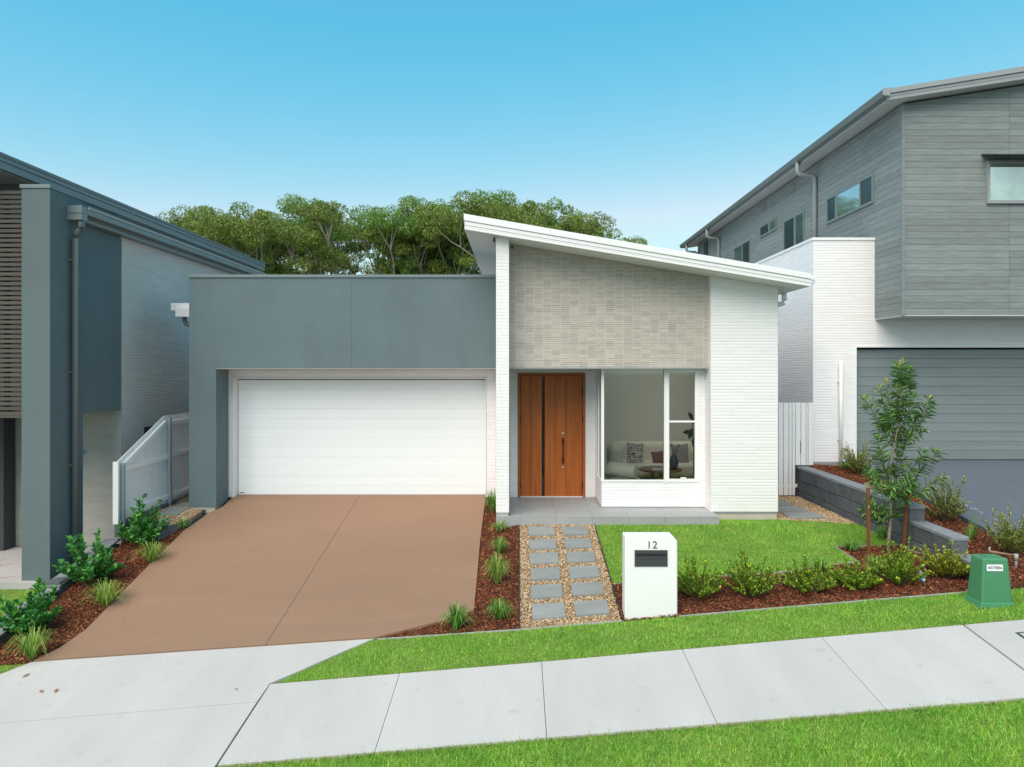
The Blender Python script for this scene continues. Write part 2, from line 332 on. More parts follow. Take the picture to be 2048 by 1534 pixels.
# ------------------------------------------------------------------ terrain: the street rises to the right, the lots fall to the street
Y1, Y2, Y3 = 8.26, 7.38, 6.09        # garden front line, footpath far edge, footpath near edge
def terr(x, y):
    x = np.asarray(x, float); y = np.asarray(y, float)
    xc = np.clip(x, -16, 16)
    l1 = -0.70 + np.where(xc > 0, 0.084, 0.068)*xc
    l2 = -0.748 + np.where(xc > 0, 0.0875, 0.082)*xc
    l3 = -0.870 + 0.0835*xc
    z0 = l3 - 0.09*(Y3 - np.clip(y, 1.0, Y3))
    t = np.clip((y-Y3)/(Y2-Y3), 0, 1); z1 = l3 + (l2-l3)*t
    t = np.clip((y-Y2)/(Y1-Y2), 0, 1); z2 = l2 + (l1-l2)*t
    a = l1*(1-np.clip((y-Y1)/(13.2-Y1), 0, 1))
    b = l1 + (-0.13-l1)*np.clip((y-Y1)/(11.4-Y1), 0, 1)
    wb = np.clip((x+0.6)/0.6, 0, 1)
    z3 = a*(1-wb) + b*wb
    zl = np.interp(y, [Y1, 10.5, 12.4], [0, 1, 2]); zl = np.where(zl <= 1, l1 + (-0.88-l1)*zl, -0.88 + 0.04*(zl-1))
    zr = l1 + (0.5-l1)*np.clip((y-Y1)/(13.9-Y1), 0, 1)
    z3 = np.where(x < -6.6, zl, np.where(x > 5.82, zr, z3))
    return np.where(y < Y3, z0, np.where(y < Y2, z1, np.where(y < Y1, z2, z3)))
def tz(x, y): return float(terr(x, y))
YS = np.arange(3.0, 30, 0.004)
def hit(px, py):
    """the ground point seen at a place of the photograph (2048 px wide)"""
    zs = CAM_Z - (py-HY)/FPX*YS; xs = (px-CX)/FPX*YS
    k = int(np.argmax(zs <= terr(xs, YS)))
    return Vector((xs[k], YS[k], tz(xs[k], YS[k])))
def at(px, py, Y): return Vector(((px-CX)/FPX*Y, Y, CAM_Z - (py-HY)/FPX*Y))
def wx(px, Y): return (px-CX)/FPX*Y
def wz(py, Y): return CAM_Z - (py-HY)/FPX*Y

def patch(name, poly, dz, mat, step=0.3, thick=0.06, parent=None, kind='structure', zf=None):
    """a sheet of ground cut to a polygon and draped on the terrain, with a skirt"""
    bm = bmesh.new()
    f = bm.faces.new([bm.verts.new((p[0], p[1], 0)) for p in poly])
    bmesh.ops.triangulate(bm, faces=[f])
    xs = [p[0] for p in poly]; ys = [p[1] for p in poly]
    cuts = [((x, 0, 0), (1, 0, 0)) for x in list(np.arange(min(xs)+step, max(xs), step)) + [-6.6, -0.6, 0.0]]
    cuts += [((0, y, 0), (0, 1, 0)) for y in list(np.arange(min(ys)+step, max(ys), step)) + [Y1, Y2, Y3, 11.4]]
    for co, no in cuts: bmesh.ops.bisect_plane(bm, geom=bm.verts[:]+bm.edges[:]+bm.faces[:], plane_co=co, plane_no=no)
    ox, oy = sum(xs)/len(xs), sum(ys)/len(ys); oz = tz(ox, oy) if zf is None else zf(ox, oy)
    for v in bm.verts:
        z = tz(v.co.x, v.co.y) if zf is None else zf(v.co.x, v.co.y)
        v.co = (v.co.x-ox, v.co.y-oy, z+dz-oz)
    bmesh.ops.recalc_face_normals(bm, faces=bm.faces[:])
    if sum(f.normal.z for f in bm.faces) < 0: bmesh.ops.reverse_faces(bm, faces=bm.faces[:])
    if thick:
        be = [e for e in bm.edges if e.is_boundary]
        r = bmesh.ops.extrude_edge_only(bm, edges=be)
        for v in r['geom']:
            if isinstance(v, bmesh.types.BMVert): v.co.z -= thick
    me = bpy.data.meshes.new(name); bm.to_mesh(me); bm.free()
    o = link(name, me, mat, (ox, oy, oz), parent)
    if parent is None and kind: o['kind'] = kind
    return o

def in_poly(x, y, poly):
    r = np.zeros(len(x), bool); j = len(poly)-1
    for i in range(len(poly)):
        xi, yi = poly[i][0], poly[i][1]; xj, yj = poly[j][0], poly[j][1]
        c = ((yi > y) != (yj > y)) & (x < (xj-xi)*(y-yi)/((yj-yi) if yj != yi else 1e-9)+xi)
        r ^= c; j = i
    return r
def scatter(poly, density, holes=()):
    xs = [p[0] for p in poly]; ys = [p[1] for p in poly]
    n = int((max(xs)-min(xs))*(max(ys)-min(ys))*density)
    x = RNG.uniform(min(xs), max(xs), n); y = RNG.uniform(min(ys), max(ys), n)
    k = in_poly(x, y, poly)
    for h in holes: k &= ~in_poly(x, y, h)
    return x[k], y[k]
def rot_basis(n, tilt):
    """random frames: u along, v across, w normal, tipped by up to tilt"""
    a = RNG.uniform(0, 2*np.pi, n)
    u = np.stack([np.cos(a), np.sin(a), RNG.normal(0, tilt, n)], 1); u /= np.linalg.norm(u, axis=1)[:, None]
    up = np.stack([RNG.normal(0, tilt, n), RNG.normal(0, tilt, n), np.ones(n)], 1)
    v = np.cross(up, u); v /= np.linalg.norm(v, axis=1)[:, None]
    return u, v, np.cross(u, v)

# ribbed long brick cladding: courses of real depth, in lengths, set a little uneven
def ribs(mb, A, B, z0, z1, pitch=0.055, d=0.0032, seg=0.48, jit=0.0006, rnd=None):
    """A, B: plan points; the outside is to the right of A->B"""
    rnd = rnd or random
    ax, ay = A; bx, by = B; L = math.hypot(bx-ax, by-ay); ux, uy = (bx-ax)/L, (by-ay)/L; nx, ny = uy, -ux
    n = max(1, int(round((z1-z0)/pitch))); p = (z1-z0)/n
    for i in range(n):
        z = z0+i*p; s = 0.0; off = rnd.uniform(0.2, 1.0)*seg
        while s < L-1e-6:
            e = min(L, s+off); off = seg
            if L-e < 0.06: e = L
            dd = d + rnd.uniform(-jit, jit)
            def P(t, h, o): return (ax+ux*t+nx*o, ay+uy*t+ny*o, z+h)
            k = len(mb.v)
            prof = ((0.0, 0.0), (0.14*p, dd), (0.86*p, dd*0.86), (p, 0.0))
            for h, o in prof: mb.v.append(P(s, h, o)); mb.v.append(P(e-0.002, h, o))
            for q in range(3): mb.f.append((k+2*q, k+2*q+1, k+2*q+3, k+2*q+2))
            s = e
    # backing sheet behind the joints
    mb.quad((ax-nx*.002, ay-ny*.002, z0), (bx-nx*.002, by-ny*.002, z0), (bx-nx*.002, by-ny*.002, z1), (ax-nx*.002, ay-ny*.002, z1))
    return mb

# ================================================================== GROUND
G = MB()
gx = sorted(set([-400, -120, -40] + list(np.round(np.arange(-16, 16.01, 0.4), 2)) + [-6.62, -6.58, 5.80, 5.84, -0.6, 0.0, 40, 120, 400]))
gy = sorted(set([-300, -60, 1.0] + list(np.round(np.arange(2, 16.01, 0.4), 2)) + [Y1, Y2, Y3, 11.4, 13.2, 30, 80, 300, 900]))
for y in gy:
    for x in gx: G.v.append((x, y, tz(x, y)-0.06))
for j in range(len(gy)-1):
    for i in range(len(gx)-1):
        a = j*len(gx)+i; G.f.append((a, a+1, a+len(gx)+1, a+len(gx)))
tag(G.build('ground', M['ground'], recalc=False, org=(0, 0, 0)), kind='structure')

DRIVE_R = [(-0.62, 13.22), (-0.61, 11.0), (-0.565, 8.78), (-0.95, 8.55), (-1.73, 8.265)]
DRIVE_L = [(-5.86, 8.265), (-5.70, 8.50), (-5.61, 8.87), (-5.65, 9.6), (-5.69, 10.56), (-5.72, 11.68), (-5.60, 12.40), (-5.47, 12.62), (-5.47, 13.22)]
JX = -3.055
drive = patch('driveway', [(-0.66, 13.2), (-0.65, 11.0), (-0.61, 8.80), (-1.73, 8.30), (-5.8, 8.30), (-5.66, 8.9), (-5.66, 12.2), (-5.42, 12.7), (-5.42, 13.2)], 0.004, M['darkgap'], thick=0.05)
patch('slab', DRIVE_R + [(JX+0.003, 8.265), (JX+0.003, 13.22)], 0.03, M['drive'], parent=drive, thick=0.08)
patch('slab', [(JX-0.003, 8.265)] + DRIVE_L + [(JX-0.003, 13.22)], 0.03, M['drive'], parent=drive, thick=0.08)

CROSS = [(-5.88, 8.25), (-1.75, 8.25), (-2.05, 7.98), (-2.43, 7.62), (-2.69, 7.40), (-2.70, 6.05), (-2.78, 3.0), (-7.8, 3.0), (-7.3, 6.6), (-6.35, 7.75)]
cross = patch('crossover', [(-5.8, 8.2), (-1.8, 8.2), (-2.45, 7.6), (-2.72, 7.38), (-2.8, 3.1), (-7.7, 3.1), (-7.2, 6.7), (-6.3, 7.75)], 0.0, M['darkgap'], thick=0.04)
patch('slab', [p for p in CROSS if p[1] > 7.2 and p[0] > -6.4][:5] + [(-2.70, 7.06), (-6.91, 7.06), (-6.35, 7.75)], 0.02, M['concrete'], parent=cross, thick=0.06)
patch('slab', [(-2.70, 7.052), (-2.70, 6.05), (-2.78, 3.0), (-7.8, 3.0), (-7.3, 6.6), (-6.92, 7.052)], 0.02, M['concrete'], parent=cross, thick=0.06)

foot = patch('footpath', [(-2.66, Y3+.02), (9.9, Y3+.02), (9.9, Y2-.02), (-2.66, Y2-.02)], 0.0, M['darkgap'], thick=0.04)
JS = [-2.685, -1.28, 0.255, 1.776, 3.285, 4.817, 6.34, 7.86, 9.9]
for i in range(len(JS)-1):
    g0 = 0.006 if i == 0 else 0.012 if i == 5 else 0.003; g1 = 0.012 if i == 4 else 0.003
    a, b = JS[i]+g0, JS[i+1]-g1
    if i == 5:   # the slab with the service pit is cut round the lid
        patch('slab', [(a, Y3), (b, Y3), (b, Y2), (a, Y2)][:4], 0.02, M['concrete'], parent=foot, thick=0.06)
    else:
        patch('slab', [(a, Y3), (b, Y3), (b, Y2), (a, Y2)], 0.02, M['concrete'], parent=foot, thick=0.06)
    if i in (1, 2, 3, 4): pass

# lawns, beds, gravel ------------------------------------------------
LAWN_STRIP = [(-1.76, 8.245), (9.9, 8.245), (9.9, Y2+.005), (-2.64, Y2+.005), (-2.42, 7.63), (-2.03, 7.99)]
LAWN_FRONT = [(-2.67, Y3-.005), (9.9, Y3-.005), (9.9, 3.0), (-2.76, 3.0)]
LAWN_SIDE = [(-9.5, 8.25), (-5.92, 8.25), (-6.38, 7.75), (-7.33, 6.6), (-7.6, 4.6), (-9.5, 4.6)]
b1, b2, b3, b4 = hit(1366, 1156), hit(1556, 1145), hit(1713, 1123), hit(1669, 1094)
b5 = hit(1760, 1092)
LAWN_UP = [(1.28, 11.36), (1.28, 9.22), (b1.x, b1.y), (b2.x, b2.y), (b3.x, b3.y), (b4.x, b4.y), (5.68, b5.y), (5.68, 11.35), (4.47, 11.72), (3.36, 11.72), (3.36, 11.36)]
LAWN_LEFT = [(-9.5, 8.3), (-6.86, 8.3), (-6.86, 10.38), (-9.5, 10.38)]
BED_RIGHT = [(1.27, 8.28), (1.27, 9.20), (b1.x, b1.y-.03), (b2.x, b2.y-.03), (b3.x+.03, b3.y-.03), (b4.x+.03, b4.y-.02), (5.69, b5.y-.03), (5.69, 8.28)]
BED_MID = [(-0.60, 13.08), (-0.37, 13.08), (-0.37, 11.36), (0.01, 11.36), (0.01, 8.28), (-1.70, 8.28), (-0.95, 8.56), (-0.56, 8.80), (-0.60, 11.0)]
BED_LEFT = [(-6.57, 8.28), (-5.86, 8.28), (-5.60, 8.87), (-5.65, 9.6), (-5.69, 10.56), (-5.72, 11.68), (-5.78, 12.0), (-6.04, 11.42), (-6.57, 11.42)]
BED_FAR = [(5.92, 8.28), (6.84, 8.28), (6.84, 13.9), (5.92, 13.9)]
PATH = [(0.03, 8.28), (1.255, 8.28), (1.262, 11.36), (0.03, 11.36)]
SIDE_R = [(4.47, 11.75), (5.68, 11.38), (5.68, 13.86), (4.47, 13.86)]
SIDE_L = [(-6.56, 11.46), (-6.02, 11.46), (-5.76, 12.0), (-5.74, 12.4), (-6.02, 12.53), (-6.02, 15.5), (-6.56, 15.5)]
for nm, poly in (('lawn', LAWN_STRIP), ('lawn', LAWN_FRONT), ('lawn', LAWN_SIDE), ('lawn', LAWN_UP), ('lawn', LAWN_LEFT)):
    patch(nm, poly, 0.0, M['turf_base'], thick=0.03)
for poly in (BED_RIGHT, BED_MID, BED_LEFT, BED_FAR): patch('garden_bed', poly, -0.005, M['soil'], thick=0.03)
gpath = patch('gravel_path', PATH, -0.006, M['gravel_base'], thick=0.03)
gside = patch('gravel_path', SIDE_R, -0.006, M['gravel_base'], thick=0.03)
zl = lambda x, y: -0.12-0.14*max(0.0, min(12.4, 12.4)-y) if y < 12.4 else -0.12
gleft = patch('gravel_path', SIDE_L, -0.006, M['gravel_base'], thick=0.1, zf=zl)
patch('neighbour_driveway', [(6.87, 8.27), (11.8, 8.27), (11.8, 13.98), (6.87, 13.98)], 0.02, M['asphalt'], thick=0.15, zf=lambda x, y: tz(x, y)+0.075*min(1, max(0, (y-Y1)/5.6)))
patch('neighbour_path', [(-11, 10.4), (-7.3, 10.4), (-7.3, 12.38), (-11, 12.38)], 0.0, M['concrete'], thick=0.1, zf=lambda x, y: -0.80+0.02*(y-10.4))
patch('road', [(-40, -6), (40, -6), (40, 1.6), (-40, 1.6)], 0.03, M['asphalt'], step=4, thick=0.05)

PAV = []
rows = [(1056.5, 1073), (1081.5, 1100), (1109, 1129), (1139.5, 1162), (1173.5, 1198), (1212, 1240)]
def paver(x0, x1, y0, y1, parent, zf=None, j=0.006):
    r = lambda: random.uniform(-j, j)
    p = [(x0+r(), y0+r()), (x1+r(), y0+r()), (x1+r(), y1+r()), (x0+r(), y1+r())]
    PAV.append(p); patch('paver', p, 0.028, M['paver'], step=1, parent=parent, thick=0.05, zf=zf)
for ya, yb in rows:
    f, n = hit(1082, ya).y, hit(1096, yb).y
    n = max(n, 8.33)
    paver(0.175, 0.59, n, f, gpath); paver(0.72, 1.135, n, f, gpath)
for ya, yb in ((1004, 1013), (1016, 1026), (1028, 1039)):
    f, n = hit(1575, ya).y, hit(1575, yb).y
    paver(4.62+0.10*(13-f), 5.22+0.10*(13-f), n, f, gside)
for x0, x1, y0, y1 in ((-6.48, -6.06, 11.55, 11.95), (-6.42, -6.06, 12.15, 12.6), (-6.42, -6.06, 12.8, 13.25), (-6.42, -6.06, 13.45, 13.9)):
    paver(x0, x1, y0, y1, gleft, zl)

# ================================================================== THE HOUSE
M['cap_slate'] = surf('slate_capping_metal', (0.165, 0.215, 0.228), 0.5, 0.04, 1.5, 0, 40, fine=0.02)
YB, YC, YP, YR, YW, YT = 13.10, 12.55, 11.40, 11.75, 12.10, 11.86
XL, XJ, XP0, XP1 = -6.05, -5.55, -0.367, -0.150
XR0, XR1 = 3.314, 4.476
ROOF_Y, RX0, RX1 = 11.20, -0.878, 4.808
def soff(x): return 4.757 - (x-RX0)*0.1651
def rtop(x): return 5.000 - (x-RX0)*0.1724
house = thing('house', (0, YB, 0), 'white and grey single-storey house with sloping white roof and timber door', 'house')

# grey rendered garage frame
MB().prism([(XL, -0.075), (XJ, -0.075), (XJ, 2.475), (-3.058, 2.475), (-3.058, 4.14), (XL, 4.14)], 'y', YC, YB-0.02).build('garage_frame', M['render'], house, bevel=0.003)
MB().box(-3.0565, XP0-0.002, YC, YB-0.02, 2.475, 4.14).build('parapet_panel', M['render'], house, bevel=0.002)
MB().box(XL+0.03, XJ-0.03, YC+0.02, YB-0.05, -0.24, -0.076).build('plinth', M['plinth'], house)
MB().box(XL-0.02, XP0-0.002, YC-0.02, YB+0.1, 4.141, 4.195).build('parapet_capping', M['cap_slate'], house, bevel=0.004)
MB().box(XL+0.01, XP0-0.01, YC+0.012, YB-0.02, 2.462, 2.474).build('lintel_trim', M['white_metal'], house)
MB().box(XL+0.02, XL+0.22, YB-0.01, YB+8.0, -0.13, 3.4).build('side_wall', M['white_brick'], house)
MB().box(XL+0.03, XP0+0.06, YB+0.11, YB+9, 3.40, 3.45).build('flat_roof', M['light_metal'], house)
# garage wall of long white bricks around the door
GX0, GX1, GZ = -5.43, -0.631, 2.266
mb = MB()
ribs(mb, (XJ-0.02, YB), (GX0-0.055, YB), 0.02, 2.462); ribs(mb, (GX1+0.03, YB), (XP0+0.02, YB), 0.0, 2.462); ribs(mb, (GX0-0.055, YB), (GX1+0.03, YB), GZ+0.04, 2.462)
mb.box(XL+0.2, GX0-0.055, YB+0.004, YB+0.2, 0, 3.4); mb.box(GX1+0.03, XP0+0.1, YB+0.004, YB+0.2, 0, 3.4); mb.box(GX0-0.055, GX1+0.03, YB+0.004, YB+0.2, GZ+0.04, 3.4)
mb.build('garage_wall', M['white_brick'], house, recalc=False)
gd = MB().box(GX0-0.03, GX1+0.02, YB+0.19, YB+0.22, 0, GZ+0.05).build('garage_door', M['darkgap'], house)
npan = 12; ph = (GZ-0.012-0.02)/npan
for i in range(npan):
    z0 = 0.018+i*ph
    MB().box(GX0+0.004, GX1-0.004, YB+0.145, YB+0.185, z0+0.0006, z0+ph-0.0006).build('panel', M['door_white'], gd, bevel=0.0015, bseg=1)
MB().box(GX0-0.05, GX0-0.004, YB-0.012, YB+0.18, 0.0, GZ+0.035).build('jamb', M['white_paint'], gd)
MB().box(GX1+0.004, GX1+0.026, YB-0.012, YB+0.18, 0.0, GZ+0.035).build('jamb', M['white_paint'], gd)
MB().box(GX0-0.003, GX1+0.003, YB-0.012, YB+0.18, GZ+0.004, GZ+0.035).build('head', M['white_paint'], gd)
MB().box(GX0+0.03, GX0+0.12, YB+0.141, YB+0.1448, 0.055, 0.068).build('maker_badge', M['charcoal'], gd)
MB().box(GX0, GX1, YB+0.148, YB+0.186, 0.002, 0.0175).build('rubber_seal', M['black'], gd)

# white brick pillar
mb = MB()
ztp = soff(XP1)+0.02
ribs(mb, (XP0, YP), (XP1, YP), 0.06, ztp, seg=0.13); ribs(mb, (XP1, YP), (XP1, YB), 0.06, ztp); ribs(mb, (XP0, YC+0.3), (XP0, YP), 0.06, ztp)
mb.box(XP0+0.003, XP1-0.003, YP+0.003, YB+0.1, 0.055, ztp)
mb.build('pillar', M['white_brick'], house, recalc=False, clip=[((0, 0, soff(0)-0.003), (0.1651, 0, 1))])
MB().box(XP0+0.012, XP1-0.012, YP+0.012, YB, 0.001, 0.054).build('pillar_plinth', M['kerb'], house)

# porch slab and its large tiles
pz = MB().box(XP0, 3.34, YP-0.02, YB+0.2, -0.30, -0.014).build('porch_slab', M['porch'], house)
xs = [XP0, 0.04, 0.64, 1.24, 1.84, 2.44, 3.04, 3.355]; ys = [YP-0.032, YP+0.20, YP+0.80, YP+1.40, YB+0.02]
for i in range(len(xs)-1):
    for j in range(len(ys)-1):
        MB().box(xs[i]+0.0018, xs[i+1]-0.0018, ys[j]+0.0018, ys[j+1]-0.0018, -0.013, 0).build('tile', M['porch'], pz)
    MB().box(xs[i]+0.0018, xs[i+1]-0.0018, YP-0.032, YP-0.021, -0.30, -0.0145).build('tile', M['porch'], pz)

# door wall
DX0, DX1, DZ = -0.005, 1.290, 2.383
mb = MB()
ribs(mb, (XP1-0.02, YB), (DX0, YB), 0.0, 2.476); ribs(mb, (DX1, YB), (1.49, YB), 0.0, 2.476); ribs(mb, (DX0, YB), (DX1, YB), DZ, 2.476)
mb.box(XP1-0.1, DX0, YB+0.004, YB+0.2, 0, 3.4); mb.box(DX1, 1.60, YB+0.004, YB+0.2, 0, 3.4); mb.box(DX0, DX1, YB+0.004, YB+0.2, DZ, 3.4)
mb.build('door_wall', M['white_brick'], house, recalc=False)
dr = MB().box(DX0+0.05, DX1-0.05, YB+0.075, YB+0.10, 0.012, DZ-0.05).build('front_door', M['darkgap'], house)
for x0, x1, z0, z1 in ((DX0, DX0+0.05, 0.0, DZ), (DX1-0.05, DX1, 0.0, DZ), (DX0+0.0505, DX1-0.0505, DZ-0.05, DZ)):
    MB().box(x0, x1, YB-0.022, YB+0.09, z0+0.001, z1).build('frame', M['wood_frame'], dr, bevel=0.003)
def dpx(c): return wx(960+c/3.652, YB+0.03)
xe = [dpx(296), dpx(372), dpx(452), dpx(472), dpx(550), dpx(628), dpx(747)]
for i in range(6):
    m_, y_ = (M['black_glass'], YB+0.040) if i == 2 else (M['wood'], YB+0.030)
    MB().box(xe[i]+0.002, xe[i+1]-0.002, y_, YB+0.074, 0.014, DZ-0.056).build('glass_strip' if i == 2 else 'plank', m_, dr, bevel=0.0025, bseg=1)
MB().box(DX0+0.05, DX1-0.05, YB-0.01, YB+0.08, 0.001, 0.013).build('threshold', M['white_metal'], dr)
hx = dpx(605); z0, z1 = wz(700+830/3.652, YB), wz(700+640/3.652, YB)
hd = MB().tube([(hx, YB-0.03, z0), (hx, YB-0.03, z1)], 0.011).build('handle', M['bronze'], dr, smooth=True)
for za in (z0+0.02, z1-0.11):
    MB().box(hx-0.017, hx+0.017, YB-0.048, YB+0.029, za, za+0.09).build('handle_grip', M['bronze'], hd, bevel=0.004)
for zc_ in (wz(700+608/3.652, YB), wz(700+855/3.652, YB)):
    k = MB(); k.tube([(hx, YB+0.006, zc_), (hx, YB+0.03, zc_)], 0.021, 14); k.build('lock_cylinder', M['chrome'], dr)
for sx in (DX0+0.049, DX1-0.049):
    for zc_ in (0.22, 1.50, 2.05):
        MB().box(sx-0.008, sx+0.008, YB-0.026, YB+0.03, zc_-0.06, zc_+0.06).build('hinge', M['bronze'], dr)

# corner window bay
BX0, BZ = 1.48, 0.465
mb = MB()
ribs(mb, (BX0, YW), (XR0+0.02, YW), 0.02, BZ); ribs(mb, (BX0, YB), (BX0, YW), 0.02, BZ); ribs(mb, (3.205, YW), (XR0+0.02, YW), BZ, 2.46)
mb.box(BX0+0.004, XR0, YW+0.004, YW+0.14, 0.01, BZ); mb.box(BX0+0.004, BX0+0.12, YW+0.1, YB+0.1, 0.01, BZ); mb.box(3.205, XR0, YW+0.004, YW+0.14, BZ, 2.6)
mb.build('bay_wall', M['white_brick'], house, recalc=False)
MB().box(BX0+0.02, XR0, YW+0.02, YB, 0.001, 0.019).build('bay_flashing', M['plinth'], house)
wn = MB().box(BX0-0.010, 2.588, YW-0.016, YW+0.09, BZ+0.001, BZ+0.03).build('corner_window', M['white_metal'], house)
MB().box(BX0-0.012, BX0+0.09, YW+0.0905, YB-0.03, BZ+0.001, BZ+0.03).build('sill', M['white_metal'], wn)
MB().box(BX0-0.004, BX0+0.045, YW-0.006, YW+0.045, BZ+0.031, 2.455).build('corner_post', M['white_metal'], wn)
MB().box(BX0-0.004, BX0+0.05, YB-0.12, YB-0.002, BZ+0.031, 2.455).build('jamb', M['white_metal'], wn)
MB().box(BX0-0.004, BX0+0.05, YW+0.52, YW+0.55, BZ+0.031, 2.455).build('mullion', M['white_metal'], wn)
MB().box(BX0, 3.204, YW-0.004, YW+0.06, 2.456, 2.50).build('head', M['white_metal'], wn)
MB().box(BX0, BX0+0.05, YW+0.061, YB, 2.456, 2.50).build('head', M['white_metal'], wn)
MB().box(BX0+0.046, 2.588, YW+0.02, YW+0.028, BZ+0.031, 2.455).build('pane', M['glass'], wn)
MB().box(BX0+0.02, BX0+0.028, YW+0.046, YB-0.121, BZ+0.031, 2.455).build('pane', M['glass'], wn)
MB().box(2.589, 2.613, YW-0.02, YW+0.07, BZ-0.03, 2.455).build('mullion', M['white_metal'], wn)
wc = MB().box(2.6145, 3.204, YW-0.016, YW+0.08, BZ-0.005, BZ+0.045).build('casement_window', M['white_metal'], house)
MB().box(2.6145, 2.677, YW-0.014, YW+0.07, BZ+0.0455, 2.455).build('frame', M['white_metal'], wc)
MB().box(3.135, 3.204, YW-0.014, YW+0.07, BZ+0.0455, 2.455).build('frame', M['white_metal'], wc)
MB().box(2.6775, 3.1345, YW-0.014, YW+0.07, 2.405, 2.455).build('frame', M['white_metal'], wc)
zt = wz(843, YW)
MB().box(2.6775, 3.1345, YW-0.008, YW+0.05, zt-0.016, zt+0.016).build('transom', M['white_metal'], wc)
MB().box(2.6775, 3.1345, YW+0.02, YW+0.028, BZ+0.0455, zt-0.0165).build('pane', M['glass'], wc)
MB().box(2.6775, 3.1345, YW+0.02, YW+0.028, zt+0.0165, 2.4045).build('pane', M['glass'], wc)
MB().box(2.88, 2.98, YW-0.02, YW+0.0, BZ+0.048, BZ+0.075).build('latch', M['white_paint'], wc, bevel=0.004)

# white brick wall on the right
mb = MB()
zt = soff(XR0)+0.02
ribs(mb, (XR0, YR), (XR1, YR), 0.0, zt); ribs(mb, (XR0, YW+0.02), (XR0, YR), 0.0, zt); ribs(mb, (XR1, YR), (XR1, YB+6), 0.0, zt)
mb.box(XR0+0.003, XR1-0.003, YR+0.003, YW+0.1, 0.0, zt); mb.box(XR1-0.2, XR1-0.003, YW+0.1, YB+6, 0.0, zt)
mb.build('end_wall', M['white_brick'], house, recalc=False, clip=[((0, 0, soff(0)-0.003), (0.1651, 0, 1))])
MB().box(XR0+0.01, XR1-0.008, YR+0.008, YW+0.05, -0.035, -0.001).build('weep_flashing', M['light_metal'], house)
MB().box(XR0+0.02, XR1-0.015, YR+0.015, YW+0.05, -0.20, -0.036).build('plinth', M['plinth'], house)

# split stone panel under the roof, tile by tile
TX0, TX1, TZ0 = XP1+0.002, XR0-0.016, 2.500
cl = ((0, 0, soff(0)-0.004), (0.1651, 0, 1))
fw = MB().box(TX0-0.03, TX1+0.012, YT, YT+0.2, TZ0-0.012, 4.7).build('stone_panel', M['mortar'], house, clip=[cl], recalc=False)
MB().box(TX0, TX1+0.014, YT-0.012, YB, TZ0-0.036, TZ0-0.013).build('panel_trim', M['light_metal'], fw)
TM = []
def tile_mesh(w, h, seed):
    r = random.Random(seed); m = MB(); hs = h/2
    for k in range(2):
        d = 0.007 + r.uniform(-0.002, 0.003); d2 = d+r.uniform(-0.001, 0.001)
        z0 = k*hs; z1 = z0+hs-0.0012
        n = len(m.v)
        m.v += [(-w/2, 0, z0), (w/2, 0, z0), (w/2, -d, z0+0.002), (-w/2, -d2, z0+0.002), (w/2, -d*0.85, z1-0.004), (-w/2, -d2*0.85, z1-0.004), (w/2, 0, z1), (-w/2, 0, z1)]
        m.f += [(n, n+1, n+2, n+3), (n+3, n+2, n+4, n+5), (n+5, n+4, n+6, n+7), (n, n+3, n+5, n+7), (n+1, n+6, n+4, n+2)]
    return m
TW, TH = 0.1552, 0.0735
tms = []
for k in range(9):
    m = tile_mesh(TW-0.0095, TH-0.0035, k); me = bpy.data.meshes.new('stone_tile'); me.from_pydata(m.v, [], m.f); me.materials.append(M['tile']); tms.append(me)
x = TX0-0.04; count = 0; rest = MB(); rnd = random.Random(3)
full = []
while x < TX1:
    c = x+TW/2; z = TZ0
    while z < soff(x):
        zr = soff(x+TW)
        if x >= TX0-0.001 and x+TW <= TX1+0.004 and z+TH < zr-0.004: full.append((c, z))
        else:
            m = tile_mesh(TW-0.0095, TH-0.0035, rnd.randrange(999)); n = len(rest.v)
            rest.v += [(v[0]+c, v[1]+YT, v[2]+z) for v in m.v]; rest.f += [tuple(n+i for i in f) for f in m.f]
        z += TH
    x += TW
full.sort(key=lambda t: t[1])
for i, (c, z) in enumerate(full):
    if i < 300:
        o = bpy.data.objects.new('stone_tile', tms[rnd.randrange(9)]); COL.objects.link(o); o.parent = fw
        o.location = Vector((c, YT, z)) - worg(fw)
    else:
        m = tile_mesh(TW-0.0095, TH-0.0035, rnd.randrange(999)); n = len(rest.v)
        rest.v += [(v[0]+c, v[1]+YT, v[2]+z) for v in m.v]; rest.f += [tuple(n+i2 for i2 in f) for f in m.f]
ro = rest.build('stone_tiles', M['tile'], fw, recalc=False, clip=[cl, ((TX1, 0, 0), (1, 0, 0)), ((TX0-0.002, 0, 0), (-1, 0, 0))])
ro['kind'] = 'stuff'

# sloping roof
RY1 = 23.0
SKX0, SKX1, SKY0, SKY1 = 1.7, 4.15, 13.0, 16.38
def slab(x0, x1, y0, y1, a_, b_, name, m, parent):
    return MB().prism([(x0, a_(x0)), (x1, a_(x1)), (x1, b_(x1)), (x0, b_(x0))], 'y', y0, y1).build(name, M[m], parent)
top_, bot_, lin_ = (lambda x: rtop(x)-0.03), (lambda x: soff(x)+0.02), (lambda x: soff(x)+0.018)
rf = slab(RX0+0.02, RX1-0.02, ROOF_Y+0.03, SKY0, top_, bot_, 'roof', 'white_metal', house)
for x0, x1, y0, y1 in ((RX0+0.02, RX1-0.02, SKY1, RY1), (RX0+0.02, SKX0, SKY0, SKY1), (SKX1, RX1-0.02, SKY0, SKY1)):
    slab(x0, x1, y0, y1, top_, bot_, 'roof_sheet', 'white_metal', rf)
slab(RX0+0.015, RX1-0.01, ROOF_Y+0.026, SKY0, lin_, soff, 'soffit_lining', 'soffit', rf)
